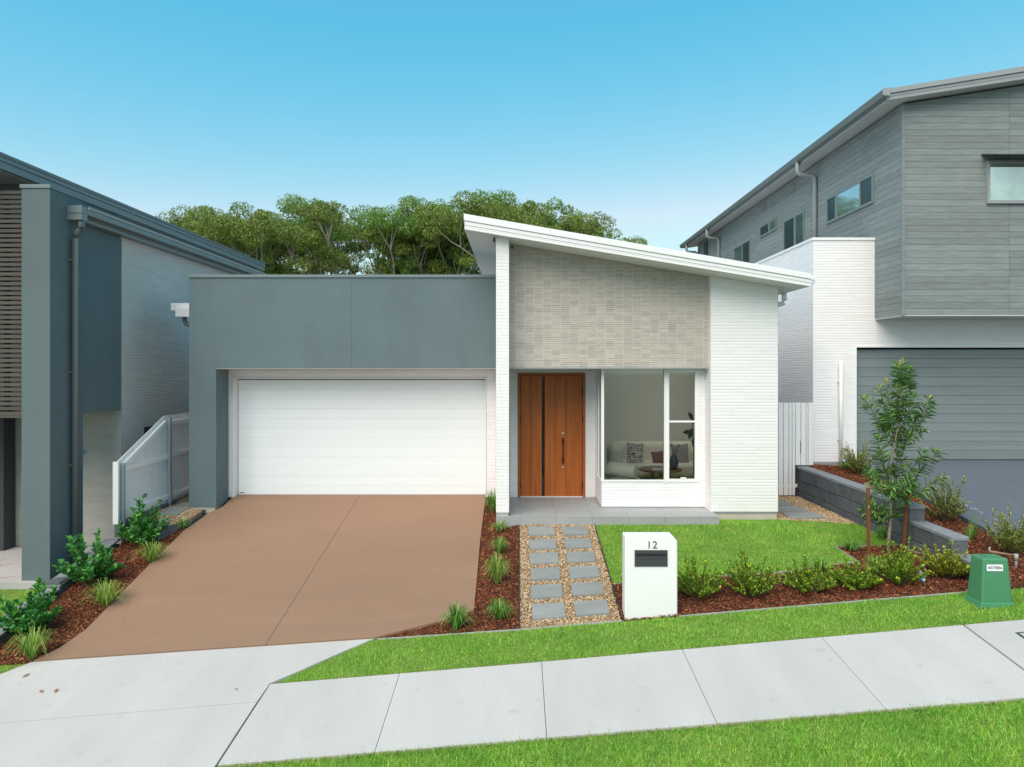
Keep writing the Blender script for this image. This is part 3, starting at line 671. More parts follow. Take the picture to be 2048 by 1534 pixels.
for x0, x1, y0, y1 in ((RX0+0.015, RX1-0.01, SKY1, RY1), (RX0+0.015, SKX0, SKY0, SKY1), (SKX1, RX1-0.01, SKY0, SKY1)):
    slab(x0, x1, y0, y1, lin_, soff, 'soffit_lining', 'soffit', rf)
slab(SKX0+0.001, SKX1-0.001, SKY0+0.001, SKY1-0.001, lambda x: top_(x)+0.0, lambda x: top_(x)-0.008, 'added_skylight', 'glass', rf)  # unseen roof glazing, added to bring daylight onto the sofa
def band(h0, h1, y0, y1, name, m, x0=RX0, x1=RX1, bev=0.004):
    def zz(x, h): return rtop(x)*(1-h) + soff(x)*h
    MB().prism([(x0, zz(x0, h0)), (x1, zz(x1, h0)), (x1, zz(x1, h1)), (x0, zz(x0, h1))], 'y', y0, y1).build(name, m, rf, bevel=bev, bseg=1)
for i in range(4):   # the barge capping comes in sheets with lapped joints
    xa, xb = RX0-0.012+i*1.43, min(RX1+0.012, RX0-0.012+(i+1)*1.43)
    band(-0.02, 0.43, ROOF_Y-0.022, ROOF_Y+0.06, 'barge_capping', M['white_metal'], xa+0.0008, xb-0.0008)
band(0.445, 0.72, ROOF_Y-0.004, ROOF_Y+0.029, 'fascia_board', M['white_metal'])
band(0.735, 0.84, ROOF_Y+0.002, ROOF_Y+0.029, 'fascia_board', M['white_metal'])
band(0.855, 1.02, ROOF_Y-0.002, ROOF_Y+0.025, 'fascia_board', M['white_metal'])
def sideband(xa, xb, h0, h1, name):
    z = lambda h: rtop(xa)*(1-h)+soff(xa)*h
    MB().box(xa, xb, ROOF_Y+0.062, RY1, z(h1), z(h0)).build(name, M['white_metal'], rf)
sideband(RX0-0.012, RX0+0.018, -0.02, 0.43, 'side_capping'); sideband(RX0, RX0+0.018, 0.445, 1.02, 'side_fascia')
gz = rtop(RX1)
gt = MB().prism([(RX1+0.005, gz-0.17), (RX1+0.10, gz-0.15), (RX1+0.115, gz-0.03), (RX1+0.105, gz-0.03), (RX1+0.092, gz-0.142), (RX1+0.005, gz-0.158)], 'y', ROOF_Y+0.09, RY1).build('gutter', M['white_metal'], rf)
MB().box(RX1+0.0, RX1+0.055, ROOF_Y-0.02, ROOF_Y+0.06, gz-0.10, gz-0.035).build('gutter_end', M['white_metal'], rf, bevel=0.006)
MB().tube([(RX1-0.03, YR+0.5, 3.84), (RX1-0.03, YR+0.5, 3.70), (RX1-0.05, YR+0.5, 3.645), (RX1-0.10, YR+0.5, 3.62), (XR1-0.02, YR+0.5, 3.60)], 0.046, 12).build('downpipe', M['white_metal'], house, smooth=True)
MB().box(XP0-0.05, XP0-0.012, YP+0.0, YP+0.03, 4.58, 4.66).build('junction_trim', M['charcoal'], house)
MB().box(-0.115, -0.085, YT-0.022, YT-0.013, soff(-.1)-0.075, soff(-.1)-0.045).build('weep_vent', M['black'], house)

# white eave stub at the left side with its pipe
MB().box(-6.77, XL+0.02, YB+0.20, YB+1.2, 3.60, 3.745).build('eave_fascia', M['white_metal'], house, bevel=0.006)
MB().box(-6.63, XL+0.02, YB+0.10, YB+0.199, 3.47, 3.64).build('eave_gutter', M['white_metal'], house, bevel=0.006)
MB().tube([(-6.52, YB+0.25, 3.62), (-6.52, YB+0.25, 3.40), (-6.49, YB+0.25, 3.34), (-6.42, YB+0.25, 3.315), (XL, YB+0.25, 3.31)], 0.042, 10).build('eave_pipe', M['grey_gutter'], house, smooth=True)
MB().box(XL+0.01, XL+0.075, YB+0.15, YB+0.25, 4.1, 4.26).build('vent_stub', M['grey_metal'], house, bevel=0.01)

# the open-plan living room: a raked ceiling with high glazing added to brighten it
RX_, RB, CX0 = XR1-0.21, 16.4, -0.20
cl_r = ((0, 0, soff(0)-0.004), (0.1651, 0, 1))
def part_box(name, m, *b, clip=None): return MB().box(*b).build(name, M[m], house, clip=clip)
part_box('room_floor', 'room_floor', CX0, RX_+0.003, YB+0.21, 20.0, -0.05, 0.0005)
part_box('room_floor', 'room_floor', BX0+0.121, RX_+0.003, YW+0.15, YB+0.209, -0.05, 0.0005)
part_box('room_wall', 'room_wall', 1.55, RX_+0.0, RB, RB+0.1, 0.001, 4.7, clip=[cl_r])
part_box('room_wall', 'room_wall', RX_+0.003, RX_+0.05, YW+0.15, 20.0, 0.001, 4.6, clip=[cl_r])
part_box('room_wall', 'room_wall', CX0-0.1, CX0, YB+0.21, 20.0, 0.001, 3.52)
part_box('room_wall', 'room_wall', CX0, 1.60, YB+0.21, YB+0.25, 0.001, 4.7, clip=[cl_r])
part_box('room_wall', 'room_wall', 1.56, 1.60, YW+0.15, YB+0.209, 2.501, 4.7, clip=[cl_r])
part_box('room_wall', 'room_wall', CX0-0.1, RX_+0.05, 20.0, 20.1, 0.001, 4.7, clip=[cl_r])
part_box('room_bulkhead', 'room_wall', BX0+0.03, XR0-0.02, YW+0.03, YW+0.14, 2.501, 2.75)
part_box('porch_soffit', 'soffit', XP1+0.003, BX0-0.01, YT+0.21, YB-0.002, 2.485, 2.50)
part_box('porch_soffit', 'soffit', BX0-0.009, XR0-0.02, YT+0.21, YW-0.001, 2.485, 2.4995)
cg = MB().box(CX0-0.1, CX0, YB+0.25, 20.0, 3.521, 3.57).build('added_clerestory', M['white_metal'], house)  # unseen glazed band over the garage roof, added to light the room
for k in range(5):
    y_ = YB+0.25+k*1.35
    MB().box(CX0-0.09, CX0-0.02, y_, y_+0.06, 3.571, 4.62).build('frame', M['white_metal'], cg)
    MB().box(CX0-0.055, CX0-0.047, y_+0.061, min(19.99, y_+1.349), 3.571, 4.62).build('pane', M['glass'], cg)

# ================================================================== LEFT NEIGHBOUR
LX = -7.2
lh = thing('neighbour_house', (-9.5, 12, -0.8), 'slate grey two-storey house with brown slat screen at the left edge', 'house')
MB().box(-7.64, LX, 10.5, 11.30, -0.95, 5.24).build('column', M['render_dark'], lh, bevel=0.006)
MB().box(-7.66, LX+0.012, 10.485, 12.36, 5.241, 5.30).build('column_capping', M['cap_slate'], lh, bevel=0.004)
MB().box(-7.64, LX, 11.301, 12.36, 1.72, 4.84).build('overhang', M['render_dark'], lh, bevel=0.006)
MB().box(-7.64, LX-0.02, 11.301, 12.36, 4.841, 5.24).build('upper_return', M['render_dark'], lh)
mb = MB()
ribs(mb, (LX-0.005, 12.40), (LX-0.005, 22.5), -0.6, 4.86); mb.box(-7.6, LX-0.008, 12.42, 22.5, -0.9, 4.86)
mb.build('side_wall', M['grey_brick'], lh, recalc=False)
mb = MB(); ribs(mb, (-11.5, 12.40), (LX-0.006, 12.40), -0.75, 5.0); mb.box(-11.5, LX-0.3, 12.405, 12.6, -0.9, 5.2)
mb.build('front_wall', M['beige_brick'], lh, recalc=False)
MB().box(-11.5, -9.12, 12.1, 12.38, -0.8, 1.7).build('entry_panel', M['charcoal'], lh)
MB().box(-11.4, -9.0, 10.9, 10.95, 1.75, 5.2).build('screen_backing', M['charcoal'], lh)
MB().box(-8.08, -8.02, 10.72, 10.80, 1.75, 5.24).build('screen_post', M['slat'], lh)
nsl = 47; pitch = (5.26-1.745)/nsl
for i in range(nsl):
    z0 = 1.745+i*pitch
    MB().box(-9.6, -7.645-random.uniform(0, 0.012), 10.62, 10.66, z0, z0+pitch*0.66).build('slat', M['slat'], lh)
MB().box(-9.6, -7.642, 10.60, 11.3, 1.70, 1.742).build('screen_base', M['slat'], lh)
# upper roof with stepped fascia
UX = -8.2
ur = MB().box(-16, UX, 9.9, 21.9, 5.68, 5.80).build('upper_roof', M['grey_gutter'], lh)
MB().box(UX-0.02, UX+0.10, 9.88, 21.92, 5.805, 5.86).build('roof_edge', M['grey_gutter'], ur)
MB().box(UX+0.001, UX+0.085, 9.9, 21.9, 5.735, 5.803).build('fascia', M['grey_metal'], ur)
MB().box(UX+0.001, UX+0.065, 9.9, 21.9, 5.67, 5.733).build('fascia', M['grey_metal'], ur)
MB().box(UX+0.001, UX+0.075, 9.9, 21.9, 5.61, 5.668).build('fascia', M['grey_metal'], ur)
MB().box(-16, UX+0.0, 9.92, 21.88, 5.60, 5.675).build('soffit', M['grey_soffit'], ur)
for yy in (14.8, 20.2): MB().box(UX-0.25, UX-0.05, yy, yy+0.5, 5.861, 5.90).build('ridge_vent', M['grey_gutter'], ur)
MB().box(-11, UX-0.06, 11.6, 21.5, 4.9, 5.60).build('clerestory_wall', M['grey_gutter'], lh)
MB().prism([(-7.05, 5.03), (-8.3, 5.22), (-8.3, 5.16), (-7.05, 4.97)], 'y', 12.37, 23.2).build('lower_roof', M['grey_gutter'], lh)
gt = MB().box(-7.06, -6.955, 11.06, 23.4, 4.95, 5.07).build('gutter', M['grey_metal'], lh, bevel=0.012)
MB().box(-6.954, -6.94, 11.06, 23.4, 5.045, 5.085).build('gutter_lip', M['light_metal'], gt)
MB().box(LX+0.001, -7.061, 11.05, 23.2, 4.86, 4.90).build('eave_soffit', M['grey_metal'], lh)
MB().box(-7.10, -7.062, 11.06, 23.2, 4.905, 5.0).build('eave_board', M['grey_gutter'], lh)
rh = MB().box(-7.235, -6.97, 10.90, 11.059, 4.845, 5.075).build('rainwater_head', M['grey_metal'], lh, bevel=0.01)
MB().box(-7.24, -6.965, 10.893, 11.0, 4.95, 4.965).build('bead', M['grey_gutter'], rh)
MB().tube([(-7.02, 10.98, 4.86), (-7.02, 10.98, 4.74), (-7.035, 10.98, 4.69), (-7.075, 10.98, 4.665), (-7.115, 10.98, 4.63), (-7.125, 10.98, 4.55), (-7.125, 10.98, -0.75)], 0.05, 12).build('downpipe', M['grey_gutter'], lh, smooth=True)
for z in (4.2, 2.4, 0.9): MB().box(-7.199, -7.12, 10.95, 11.035, z, z+0.03).build('pipe_clip', M['grey_gutter'], lh)
MB().tube([(-7.0, 19.2, 4.96), (-7.0, 19.2, 4.3)], 0.045, 10).build('downpipe', M['light_metal'], lh, smooth=True)
MB().box(LX-0.003, LX+0.022, 13.15, 13.62, 0.65, 1.34).build('side_window', M['black_glass'], lh)
# flaking paint mark on the recessed brick
MB().box(-7.90, -7.86, 12.382, 12.3835, 0.94, 0.98).box(-7.925, -7.895, 12.382, 12.3835, 0.955, 0.975).box(-7.89, -7.872, 12.382, 12.3835, 0.905, 0.939).build('paint_mark', M['teal'], lh)

# ================================================================== RIGHT NEIGHBOUR
NX, NY = 6.05, 14.0
rh_ = thing('neighbour_house', (9, 16, 0.4), 'grey timber-clad two-storey house over white brick garage at the right', 'house')
PT = 5.10
mb = MB()
DXL, DZT, DZB = 6.93, 2.915, 0.585
ribs(mb, (NX, NY), (DXL, NY), 0.55, DZT); ribs(mb, (NX, NY), (12.2, NY), DZT, 3.50, seg=0.6); ribs(mb, (NX, NY), (7.318, NY), 3.50, PT)
ribs(mb, (NX, 27), (NX, NY), 0.0, PT)
mb.box(NX+0.003, DXL, NY+0.004, NY+0.2, 0.5, DZT); mb.box(NX+0.003, 12.2, NY+0.004, NY+0.2, DZT, 3.5); mb.box(NX+0.003, 7.318, NY+0.004, NY+0.2, 3.5, PT); mb.box(NX+0.003, NX+0.2, NY+0.2, 27, 0.0, PT)
mb.build('brick_wall', M['white_brick'], rh_, recalc=False)
MB().box(NX-0.02, 7.318, NY-0.022, NY+0.24, PT+0.001, PT+0.055).build('parapet_capping', M['white_metal'], rh_)
MB().box(NX-0.02, NX+0.24, NY+0.241, 27, PT+0.001, PT+0.055).build('parapet_capping', M['white_metal'], rh_)
MB().box(NX+0.01, DXL-0.03, NY+0.0, NY+0.2, 0.48, 0.549).build('weep_flashing', M['light_metal'], rh_)
MB().box(NX+0.02, DXL-0.03, NY+0.012, NY+0.2, 0.20, 0.479).build('plinth', M['plinth'], rh_)
MB().box(NX, 7.6, NY+0.2, 27, 4.7, 4.74).build('lower_roof', M['light_metal'], rh_)
nd = MB().box(DXL, 11.8, NY+0.16, NY+0.18, DZB-0.05, DZT).build('garage_door', M['darkgap'], rh_)
n2 = 12; ph2 = (DZT-0.05-DZB)/n2
for i in range(n2):
    z0 = DZB+i*ph2
    MB().box(DXL+0.012, 11.75, NY+0.12, NY+0.158, z0+0.002, z0+ph2-0.002).build('panel', M['garage_grey'], nd, bevel=0.004, bseg=1)
MB().box(DXL-0.012, DXL+0.01, NY-0.016, NY+0.158, DZB-0.05, DZT+0.02).build('jamb', M['white_paint'], nd)
MB().box(DXL+0.0105, 11.8, NY-0.016, NY+0.158, DZT-0.012, DZT+0.02).build('head', M['white_paint'], nd)
MB().tube([(wx(1682, 13.93), 13.93, wz(722, 13.93)), (wx(1682, 13.93), 13.93, 0.35)], 0.033, 10).build('white_pipe', M['white_paint'], rh_, smooth=True)
for z in (2.2, 1.0): MB().box(wx(1682, 13.93)-0.045, wx(1682, 13.93)+0.045, 13.955, 13.985, z, z+0.025).build('pipe_clip', M['white_paint'], rh_)
# upper storey of weathered boards
UXL, UYF, UZB = 7.32, 12.98, 3.487
def ntop(x): return 7.50 + (x-UXL)*0.155
core = MB().prism([(UXL+0.02, UZB+0.003), (13.5, UZB+0.003), (13.5, ntop(13.5)-.003), (UXL+0.02, ntop(UXL))], 'y', UYF+0.02, 27.8).build('upper_storey', M['groove'], rh_)
MB().box(UXL, 13.5, UYF-0.004, NY-0.02, UZB-0.02, UZB).build('cantilever_soffit', M['grey_soffit'], core)
bp = 0.1217; nb = int((9.2-UZB)/bp)+1; ccl = ((UXL, 0, 7.50-0.002), (-0.155, 0, 1))
for i in range(nb):
    z0 = UZB+i*bp+0.002; z1 = z0+bp-0.004
    xa = UXL-0.001
    for x0, x1 in ((xa, 9.342), (9.347, 13.5)):
        if ntop(x1) < z0+0.005: continue
        if x0 < 9 and z0 > ntop(9.342): continue
        o = MB().box(x0, x1, UYF-0.001, UYF+0.0195, z0, z1).build('board', M['timber_grey'], core, bevel=0.0015, bseg=1, clip=[ccl])
    if z0 < ntop(UXL)-0.01:
        z1s = min(z1, ntop(UXL)-0.003)
        for y0, y1 in ((UYF+0.020, 14.50), (14.505, 17.10), (17.105, 21.0), (21.005, 24.4), (24.405, 27.8)):
            MB().box(UXL-0.001, UXL+0.0195, y0, y1, z0, z1s).build('board', M['timber_grey'], core, bevel=0.0015, bseg=1)
MB().box(UXL-0.022, UXL+0.03, UYF-0.022, UYF+0.03, UZB, ntop(UXL)-0.01).build('corner_trim', M['timber_grey'], core)
# its roof
ex = 6.90
def nrt(x): return 7.66 + (x-ex)*0.165
def nrb(x): return 7.47 + (x-ex)*0.155
nr = MB().prism([(ex, nrt(ex)-0.02), (14, nrt(14)-0.02), (14, nrb(14)+0.02), (ex, nrb(ex)+0.02)], 'y', 12.72, 28.4).build('roof', M['light_metal'], rh_)
MB().prism([(ex, nrb(ex)+0.019), (14, nrb(14)+0.019), (14, nrb(14)), (ex, nrb(ex))], 'y', 12.705, 28.4).build('soffit', M['grey_soffit'], nr)
for h0, h1, y, nm in ((-0.05, 0.40, 12.665, 'barge_capping'), (0.42, 0.70, 12.69, 'fascia_board'), (0.72, 1.02, 12.695, 'fascia_board')):
    zz = lambda x, h: nrt(x)*(1-h)+nrb(x)*h
    MB().prism([(ex-0.03, zz(ex-.03, h0)), (14, zz(14, h0)), (14, zz(14, h1)), (ex-0.03, zz(ex-.03, h1))], 'y', y, 12.72).build(nm, M['light_metal'], nr)
MB().prism([(ex-0.001, 7.51), (ex-0.11, 7.53), (ex-0.135, 7.645), (ex-0.12, 7.65), (ex-0.10, 7.548), (ex-0.001, 7.53)], 'y', 12.66, 28.6).build('gutter', M['grey_gutter'], nr)
MB().prism([(ex-0.001, 7.53), (ex-0.134, 7.55), (ex-0.134, 7.66), (ex-0.001, 7.69)], 'y', 12.655, 12.663).build('gutter_end', M['light_metal'], nr)
def dpipe(Y, zend, m):
    MB().tube([(ex-0.06, Y, 7.54), (ex-0.06, Y, 7.30), (ex-0.03, Y, 7.24), (ex+0.02, Y, 7.22), (UXL-0.12, Y, 7.20), (UXL-0.07, Y, 7.17), (UXL-0.055, Y, 7.1), (UXL-0.055, Y, zend)], 0.048, 10).build('downpipe', m, rh_, smooth=True)
dpipe(16.7, 4.75, M['light_metal']); dpipe(24.7, 4.75, M['light_metal']); dpipe(27.7, 4.75, M['light_metal'])
MB().box(UXL-0.04, UXL-0.005, 26.3, 26.75, 4.8, 7.4).build('dark_joint', M['charcoal'], rh_)
def side_window(ys, z0, z1, kinds):
    wd = MB().box(UXL-0.035, UXL-0.0015, ys[0]-0.05, ys[-1]+0.05, z0-0.05, z0).build('window', M['grey_metal'], rh_)
    MB().box(UXL-0.035, UXL-0.0015, ys[0]-0.05, ys[-1]+0.05, z1, z1+0.05).build('frame', M['grey_metal'], wd)
    MB().box(UXL-0.035, UXL-0.0015, ys[0]-0.05, ys[0], z0+.0005, z1-.0005).build('frame', M['grey_metal'], wd)
    MB().box(UXL-0.035, UXL-0.0015, ys[-1], ys[-1]+0.05, z0+.0005, z1-.0005).build('frame', M['grey_metal'], wd)
    for k in range(len(ys)-1):
        if k: MB().box(UXL-0.04, UXL-0.0015, ys[k]-0.02, ys[k]+0.02, z0+.0005, z1-.0005).build('mullion', M['grey_metal'], wd)
        a, b = ys[k]+(0.021 if k else 0.001), ys[k+1]-(0.021 if k < len(ys)-2 else 0.001)
        xo = 0.0 if kinds[k] == 'm' else 0.004
        MB().box(UXL-0.022+xo, UXL-0.0018, a, b, z0+.001, z1-.001).build('pane', M['pane_m'] if kinds[k] == 'm' else M['pane_d'], wd)
M['pane_m'] = surf('mirror_pane', (0.42, 0.60, 0.66), 0.04, 0.03, 1, fine=0, metal=0.85)
M['pane_d'] = surf('screened_pane', (0.03, 0.05, 0.06), 0.25, 0.05, 2, fine=0.02, spec=0.45)
side_window([14.07, 14.55, 15.66, 16.09], 5.93, 6.44, 'dmd')
side_window([17.45, 18.0, 18.71], 5.2, 6.47, 'md')
side_window([19.31, 19.85, 20.55], 6.46, 6.70, 'md')
side_window([21.5, 22.2, 23.05], 5.3, 6.50, 'dm')
for Y, z in ((18.15, 7.24), (20.24, 7.26)):
    vt = MB().box(UXL-0.03, UXL-0.0015, Y-0.12, Y+0.12, z-0.11, z+0.11).build('wall_vent', M['light_metal'], rh_)
    for k in range(4): MB().box(UXL-0.04, UXL-0.031, Y-0.1, Y+0.1, z-0.09+k*0.05, z-0.06+k*0.05).build('louvre', M['grey_gutter'], vt)
# front window with hood
FX0, FZ0, FZ1 = 8.90, 5.60, 6.36
fwn = MB().box(FX0, 11.4, UYF-0.05, UYF-0.0015, FZ0, FZ0+0.06).build('front_window', M['light_metal'], rh_)
MB().box(FX0, FX0+0.05, UYF-0.05, UYF-0.0015, FZ0+.0605, FZ1).build('frame', M['light_metal'], fwn)
MB().box(FX0, 11.4, UYF-0.05, UYF-0.0015, FZ1+.0005, FZ1+0.05).build('frame', M['light_metal'], fwn)
MB().box(FX0+0.0505, 11.4, UYF-0.03, UYF-0.002, FZ0+.0605, FZ1-.0005).build('pane', M['pane_f'] if 'pane_f' in M else surf('sky_pane', (0.62, 0.68, 0.60), 0.04, 0.25, 1.3, fine=0, metal=0.75), fwn)
MB().prism([(UYF-0.0015, FZ1+0.19), (UYF-0.42, FZ1+0.06), (UYF-0.42, FZ1+0.045), (UYF-0.0015, FZ1+0.165)], 'x', FX0-0.09, 11.5).build('hood', M['charcoal'], fwn)

# ================================================================== WALLS, FENCE, GATE
# block retaining wall on the right boundary, stepping down to the street
bw = thing('retaining_wall', (5.8, 11, -0.2), 'charcoal block retaining wall stepping down beside the lawn', 'wall')
BT = [(-0.24, 8.30), (-0.02, 8.42), (0.20, 8.97), (0.42, 9.93)]
rnd = random.Random(5)
for k, (zt, ye) in enumerate(BT):
    y = ye; first = True
    while y < 13.93:
        L = min(0.40 if not (first and k % 2) else 0.24, 14.0-y)
        if 14.0-(y+L) < 0.1: L = 14.0-y
        top = k == 3 or y+L <= BT[k+1][1]+0.05
        # blocks are split-faced: the front is a little uneven
        j = rnd.uniform(-0.006, 0.006)
        MB().box(5.70+j, 5.925, y+0.002, y+L-0.002, zt-0.216, zt-0.002).build('block', M['block'], bw, bevel=0.010, bseg=1)
        y += L; first = False
    # capping blocks, where the course is open to the sky
    y0, y1 = ye, (BT[k+1][1]-0.003 if k < 3 else 14.0)
    y = y0
    while y < y1-0.02:
        L = min(0.40, y1-y)
        MB().box(5.692, 5.932, y-0.004, y+L-0.006, zt-0.001, zt+0.055).build('cap_block', M['block_top'], bw, bevel=0.008, bseg=1)
        y += L
# low stepped edging wall on the left boundary
lw = thing('edging_wall', (-6.7, 9.5, -1.0), 'low grey stepped block edging beside the left mulch bed', 'wall')
y = 8.30
while y < 11.30:
    L = min(0.75, 11.34-y); zt = float(-1.13*(1-(y+L*0.5-Y1)/(13.2-Y1)))+0.09
    MB().box(-6.80, -6.585, y+0.002, y+L-0.002, zt-0.45, zt).build('block', M['block'], lw, bevel=0.008, bseg=1)
    MB().prism([(y+0.001, zt-0.068), (y+L-0.001, zt+0.058), (y+L-0.001, zt+0.088), (y+0.001, zt-0.038)], 'x', -6.815, -6.575).build('cap_block', M['block_top'], lw)
    y += L
st = thing('path_edging', (-6.15, 11.4, -0.4), 'dark block step edging the gravel side path on the left', 'edging')
MB().box(-6.57, -6.0, 11.37, 11.455, -0.6, -0.245).build('block', M['block'], st, bevel=0.008)
MB().box(-6.57, -6.0, 11.36, 11.458, -0.2445, -0.228).build('edge_strip', M['kerb'], st)
MB().prism([(-6.0, 11.36), (-5.735, 11.98), (-5.735, 12.4), (-5.775, 12.4), (-5.775, 12.0), (-6.02, 11.456)], 'z', -0.5, -0.20).build('block', M['block'], st)

# raked white paling fence
fc = thing('paling_fence', (-6.5, 13, -0.1), 'white paling fence with sloping end beside the left boundary', 'fence')
def ftop(y): return 0.925 + (1.585-0.925)*min(1, max(0, (y-11.22)/(12.72-11.22)))
FXP = -6.59
y = 11.235; pw = 0.092
while y < 17.6:
    z0, z1 = ftop(y), ftop(y+pw-0.006)
    MB().prism([(y, -0.05), (y+pw-0.010, -0.05), (y+pw-0.010, z1), (y, z0)], 'x', FXP-0.018, FXP-0.001).build('paling', M['white_paint'], fc)
    y += pw
MB().box(FXP-0.06, FXP+0.03, 11.195, 11.232, -0.09, 0.935).build('end_post', M['white_paint'], fc, bevel=0.004)
MB().box(FXP+0.0, FXP+0.06, 11.30, 11.36, -0.12, 0.90).build('steel_post', M['galv'], fc, bevel=0.004)
for yy in (12.80, 15.2, 17.4):
    MB().box(FXP+0.0, FXP+0.065, yy, yy+0.065, -0.12, 1.54).build('steel_post', M['galv'], fc, bevel=0.004)
    if yy < 13: MB().box(FXP+0.0655, FXP+0.075, yy+0.005, yy+0.06, -0.05, 0.28).build('base_bracket', M['galv'], fc)
def rail(y0, y1, z0, z1, h=0.075):
    MB().prism([(y0, z0), (y1, z1), (y1, z1+h), (y0, z0+h)], 'x', FXP+0.0005, FXP+0.036).build('rail', M['white_paint'], fc)
rail(11.365, 12.797, 0.02, 0.02); rail(11.365, 12.797, 0.76, 0.76); rail(11.365, 12.72, 0.82, 1.43)
rail(12.868, 15.198, 0.02, 0.02); rail(12.868, 15.198, 0.80, 0.80); rail(12.868, 15.198, 1.40, 1.40)
MB().box(FXP-0.03, FXP+0.05, 11.2, 17.5, -0.30, -0.055).build('plinth_board', M['block'], fc)

# white slatted side gate
gt = thing('side_gate', (5.3, 13.9, -0.13), 'white vertical-board side gate between the white house and the block wall', 'gate')
gw = [0.10, 0.115, 0.155, 0.095, 0.05, 0.095, 0.155, 0.205, 0.055, 0.14]
x = 4.50; GT = 1.775
px_edges = [1556, 1566, 1577, 1583.5, 1590, 1601, 1611.5, 1615.5, 1626]
xe = [4.50, 4.70, 4.90, 5.10] + [wx(p, 13.9) for p in px_edges]
for i in range(len(xe)-1):
    a, b = xe[i], xe[i+1]
    zb = -0.11 if b <= 5.70 else 0.505
    MB().box(a+0.006, b-0.006, 13.88, 13.90, zb, GT).build('board', M['white_paint'], gt, bevel=0.002, bseg=1)
MB().box(4.50, 5.69, 13.902, 13.93, 0.05, 0.12).build('rail', M['white_paint'], gt)
MB().box(4.50, 6.03, 13.902, 13.93, 1.60, 1.67).build('rail', M['white_paint'], gt)
MB().box(wx(1600, 13.9)-0.004, wx(1600, 13.9)+0.004, 13.872, 13.8795, 0.75, 1.0).build('latch', M['charcoal'], gt)

# ================================================================== STREET FURNITURE
# text -> mesh
def text_mesh(s, size):
    cu = bpy.data.curves.new('numeral', 'FONT'); cu.body = s; cu.size = size; cu.align_x = 'CENTER'; cu.align_y = 'CENTER'; cu.extrude = 0.0008; cu.space_character = 1.12
    o = bpy.data.objects.new('numeral', cu); COL.objects.link(o)
    bpy.context.view_layer.update()
    me = bpy.data.meshes.new_from_object(o.evaluated_get(bpy.context.evaluated_depsgraph_get()))
    bpy.data.objects.remove(o); bpy.data.curves.remove(cu); me.name = 'numeral'
    me.materials.clear()
    me.transform(Matrix.Rotation(math.pi/2, 4, 'X'))
    return me

lb_y = 8.30
lx0, lx1, lz0, lz1 = 1.300, wx(1355, lb_y), -0.66, wz(1072, lb_y)
lb = thing('letterbox', ((lx0+lx1)/2, 8.4, -0.6), 'white masonry letterbox with black slot plate and number 12', 'letterbox')
MB().prism([(lx0, lz0), (lx1, lz0), (lx1, lz1-0.062), (lx1-0.055, lz1), (lx0, lz1)], 'y', lb_y, lb_y+0.21).build('pillar', M['white_paint'], lb, bevel=0.012, bseg=2)
sx0, sx1, sz0, sz1 = wx(1269, lb_y), wx(1335, lb_y), wz(1133, lb_y), wz(1100, lb_y)
sp = MB().box(sx0, sx1, lb_y-0.010, lb_y-0.0005, sz0, sz1).build('slot_plate', M['charcoal'], lb, bevel=0.002, bseg=1)
MB().box(sx0+0.02, sx1-0.02, lb_y-0.0125, lb_y-0.0105, sz1-0.078, sz1-0.038).build('slot', M['black'], sp)
MB().prism([(lb_y-0.011, sz1-0.086), (lb_y-0.018, sz1-0.090), (lb_y-0.018, sz1-0.086), (lb_y-0.011, sz1-0.080)], 'x', sx0+0.018, sx1-0.018).build('slot_lip', M['charcoal'], sp)
me = text_mesh('12', 0.128)
o = link('numeral', me, M['black'], (wx(1304, lb_y), lb_y-0.003, wz(1090.5, lb_y)), lb)

cab_y = 7.80
ct = thing('service_cabinet', (5.60, 7.93, -0.27), 'green tapered electrical cabinet with a white number plate by the path', 'cabinet')
cz0 = tz(5.55, 7.8)-0.02; cx0, cx1 = 5.30, 5.66; cd = 0.27; ch = 0.555
def taper(m, x0, x1, y0, y1, z0, z1, tx, ty):
    n = len(m.v)
    m.v += [(x0, y0, z0), (x1, y0, z0), (x1, y1, z0), (x0, y1, z0), (x0+tx, y0+ty, z1), (x1-tx, y0+ty, z1), (x1-tx, y1-ty, z1), (x0+tx, y1-ty, z1)]
    for q in ((0, 3, 2, 1), (4, 5, 6, 7), (0, 1, 5, 4), (1, 2, 6, 5), (2, 3, 7, 6), (3, 0, 4, 7)): m.f.append(tuple(n+i for i in q))
    return m
taper(MB(), cx0, cx1, cab_y, cab_y+cd, cz0+0.045, cz0+ch, 0.035, 0.025).build('body', M['green_plastic'], ct, bevel=0.022, bseg=3, smooth=False)
taper(MB(), cx0-0.035, cx1+0.035, cab_y-0.035, cab_y+cd+0.035, cz0, cz0+0.026, 0.005, 0.005).build('base_flange', M['green_plastic'], ct, bevel=0.006)
taper(MB(), cx0-0.018, cx1+0.018, cab_y-0.018, cab_y+cd+0.018, cz0+0.0265, cz0+0.06, 0.012, 0.012).build('base_collar', M['green_plastic'], ct, bevel=0.006)
for dx in (0.06, 0.17, 0.30): MB().box(cx0+dx, cx0+dx+0.05, cab_y-0.025, cab_y-0.0185, cz0+0.0265, cz0+0.038).build('clip', M['green_plastic'], ct)
MB().box(cx0+0.10, cx0+0.15, cab_y+0.12, cab_y+0.16, cz0+ch+0.0005, cz0+ch+0.006).build('lifting_tab', M['green_plastic'], ct)
pzc = wz(1136, cab_y+0.01); pxc = wx(1990.5, cab_y+0.01)
tilt = math.atan2(0.025, 0.51)
np_ = MB().box(pxc-0.092, pxc+0.092, -0.004, 0.0, pzc-0.036, pzc+0.036)
yf = cab_y + 0.025*(pzc-cz0-0.045)/(ch-0.045)
np_.v = [(v[0], yf-0.0015+v[1]+(v[2]-pzc)*math.tan(tilt), v[2]) for v in np_.v]
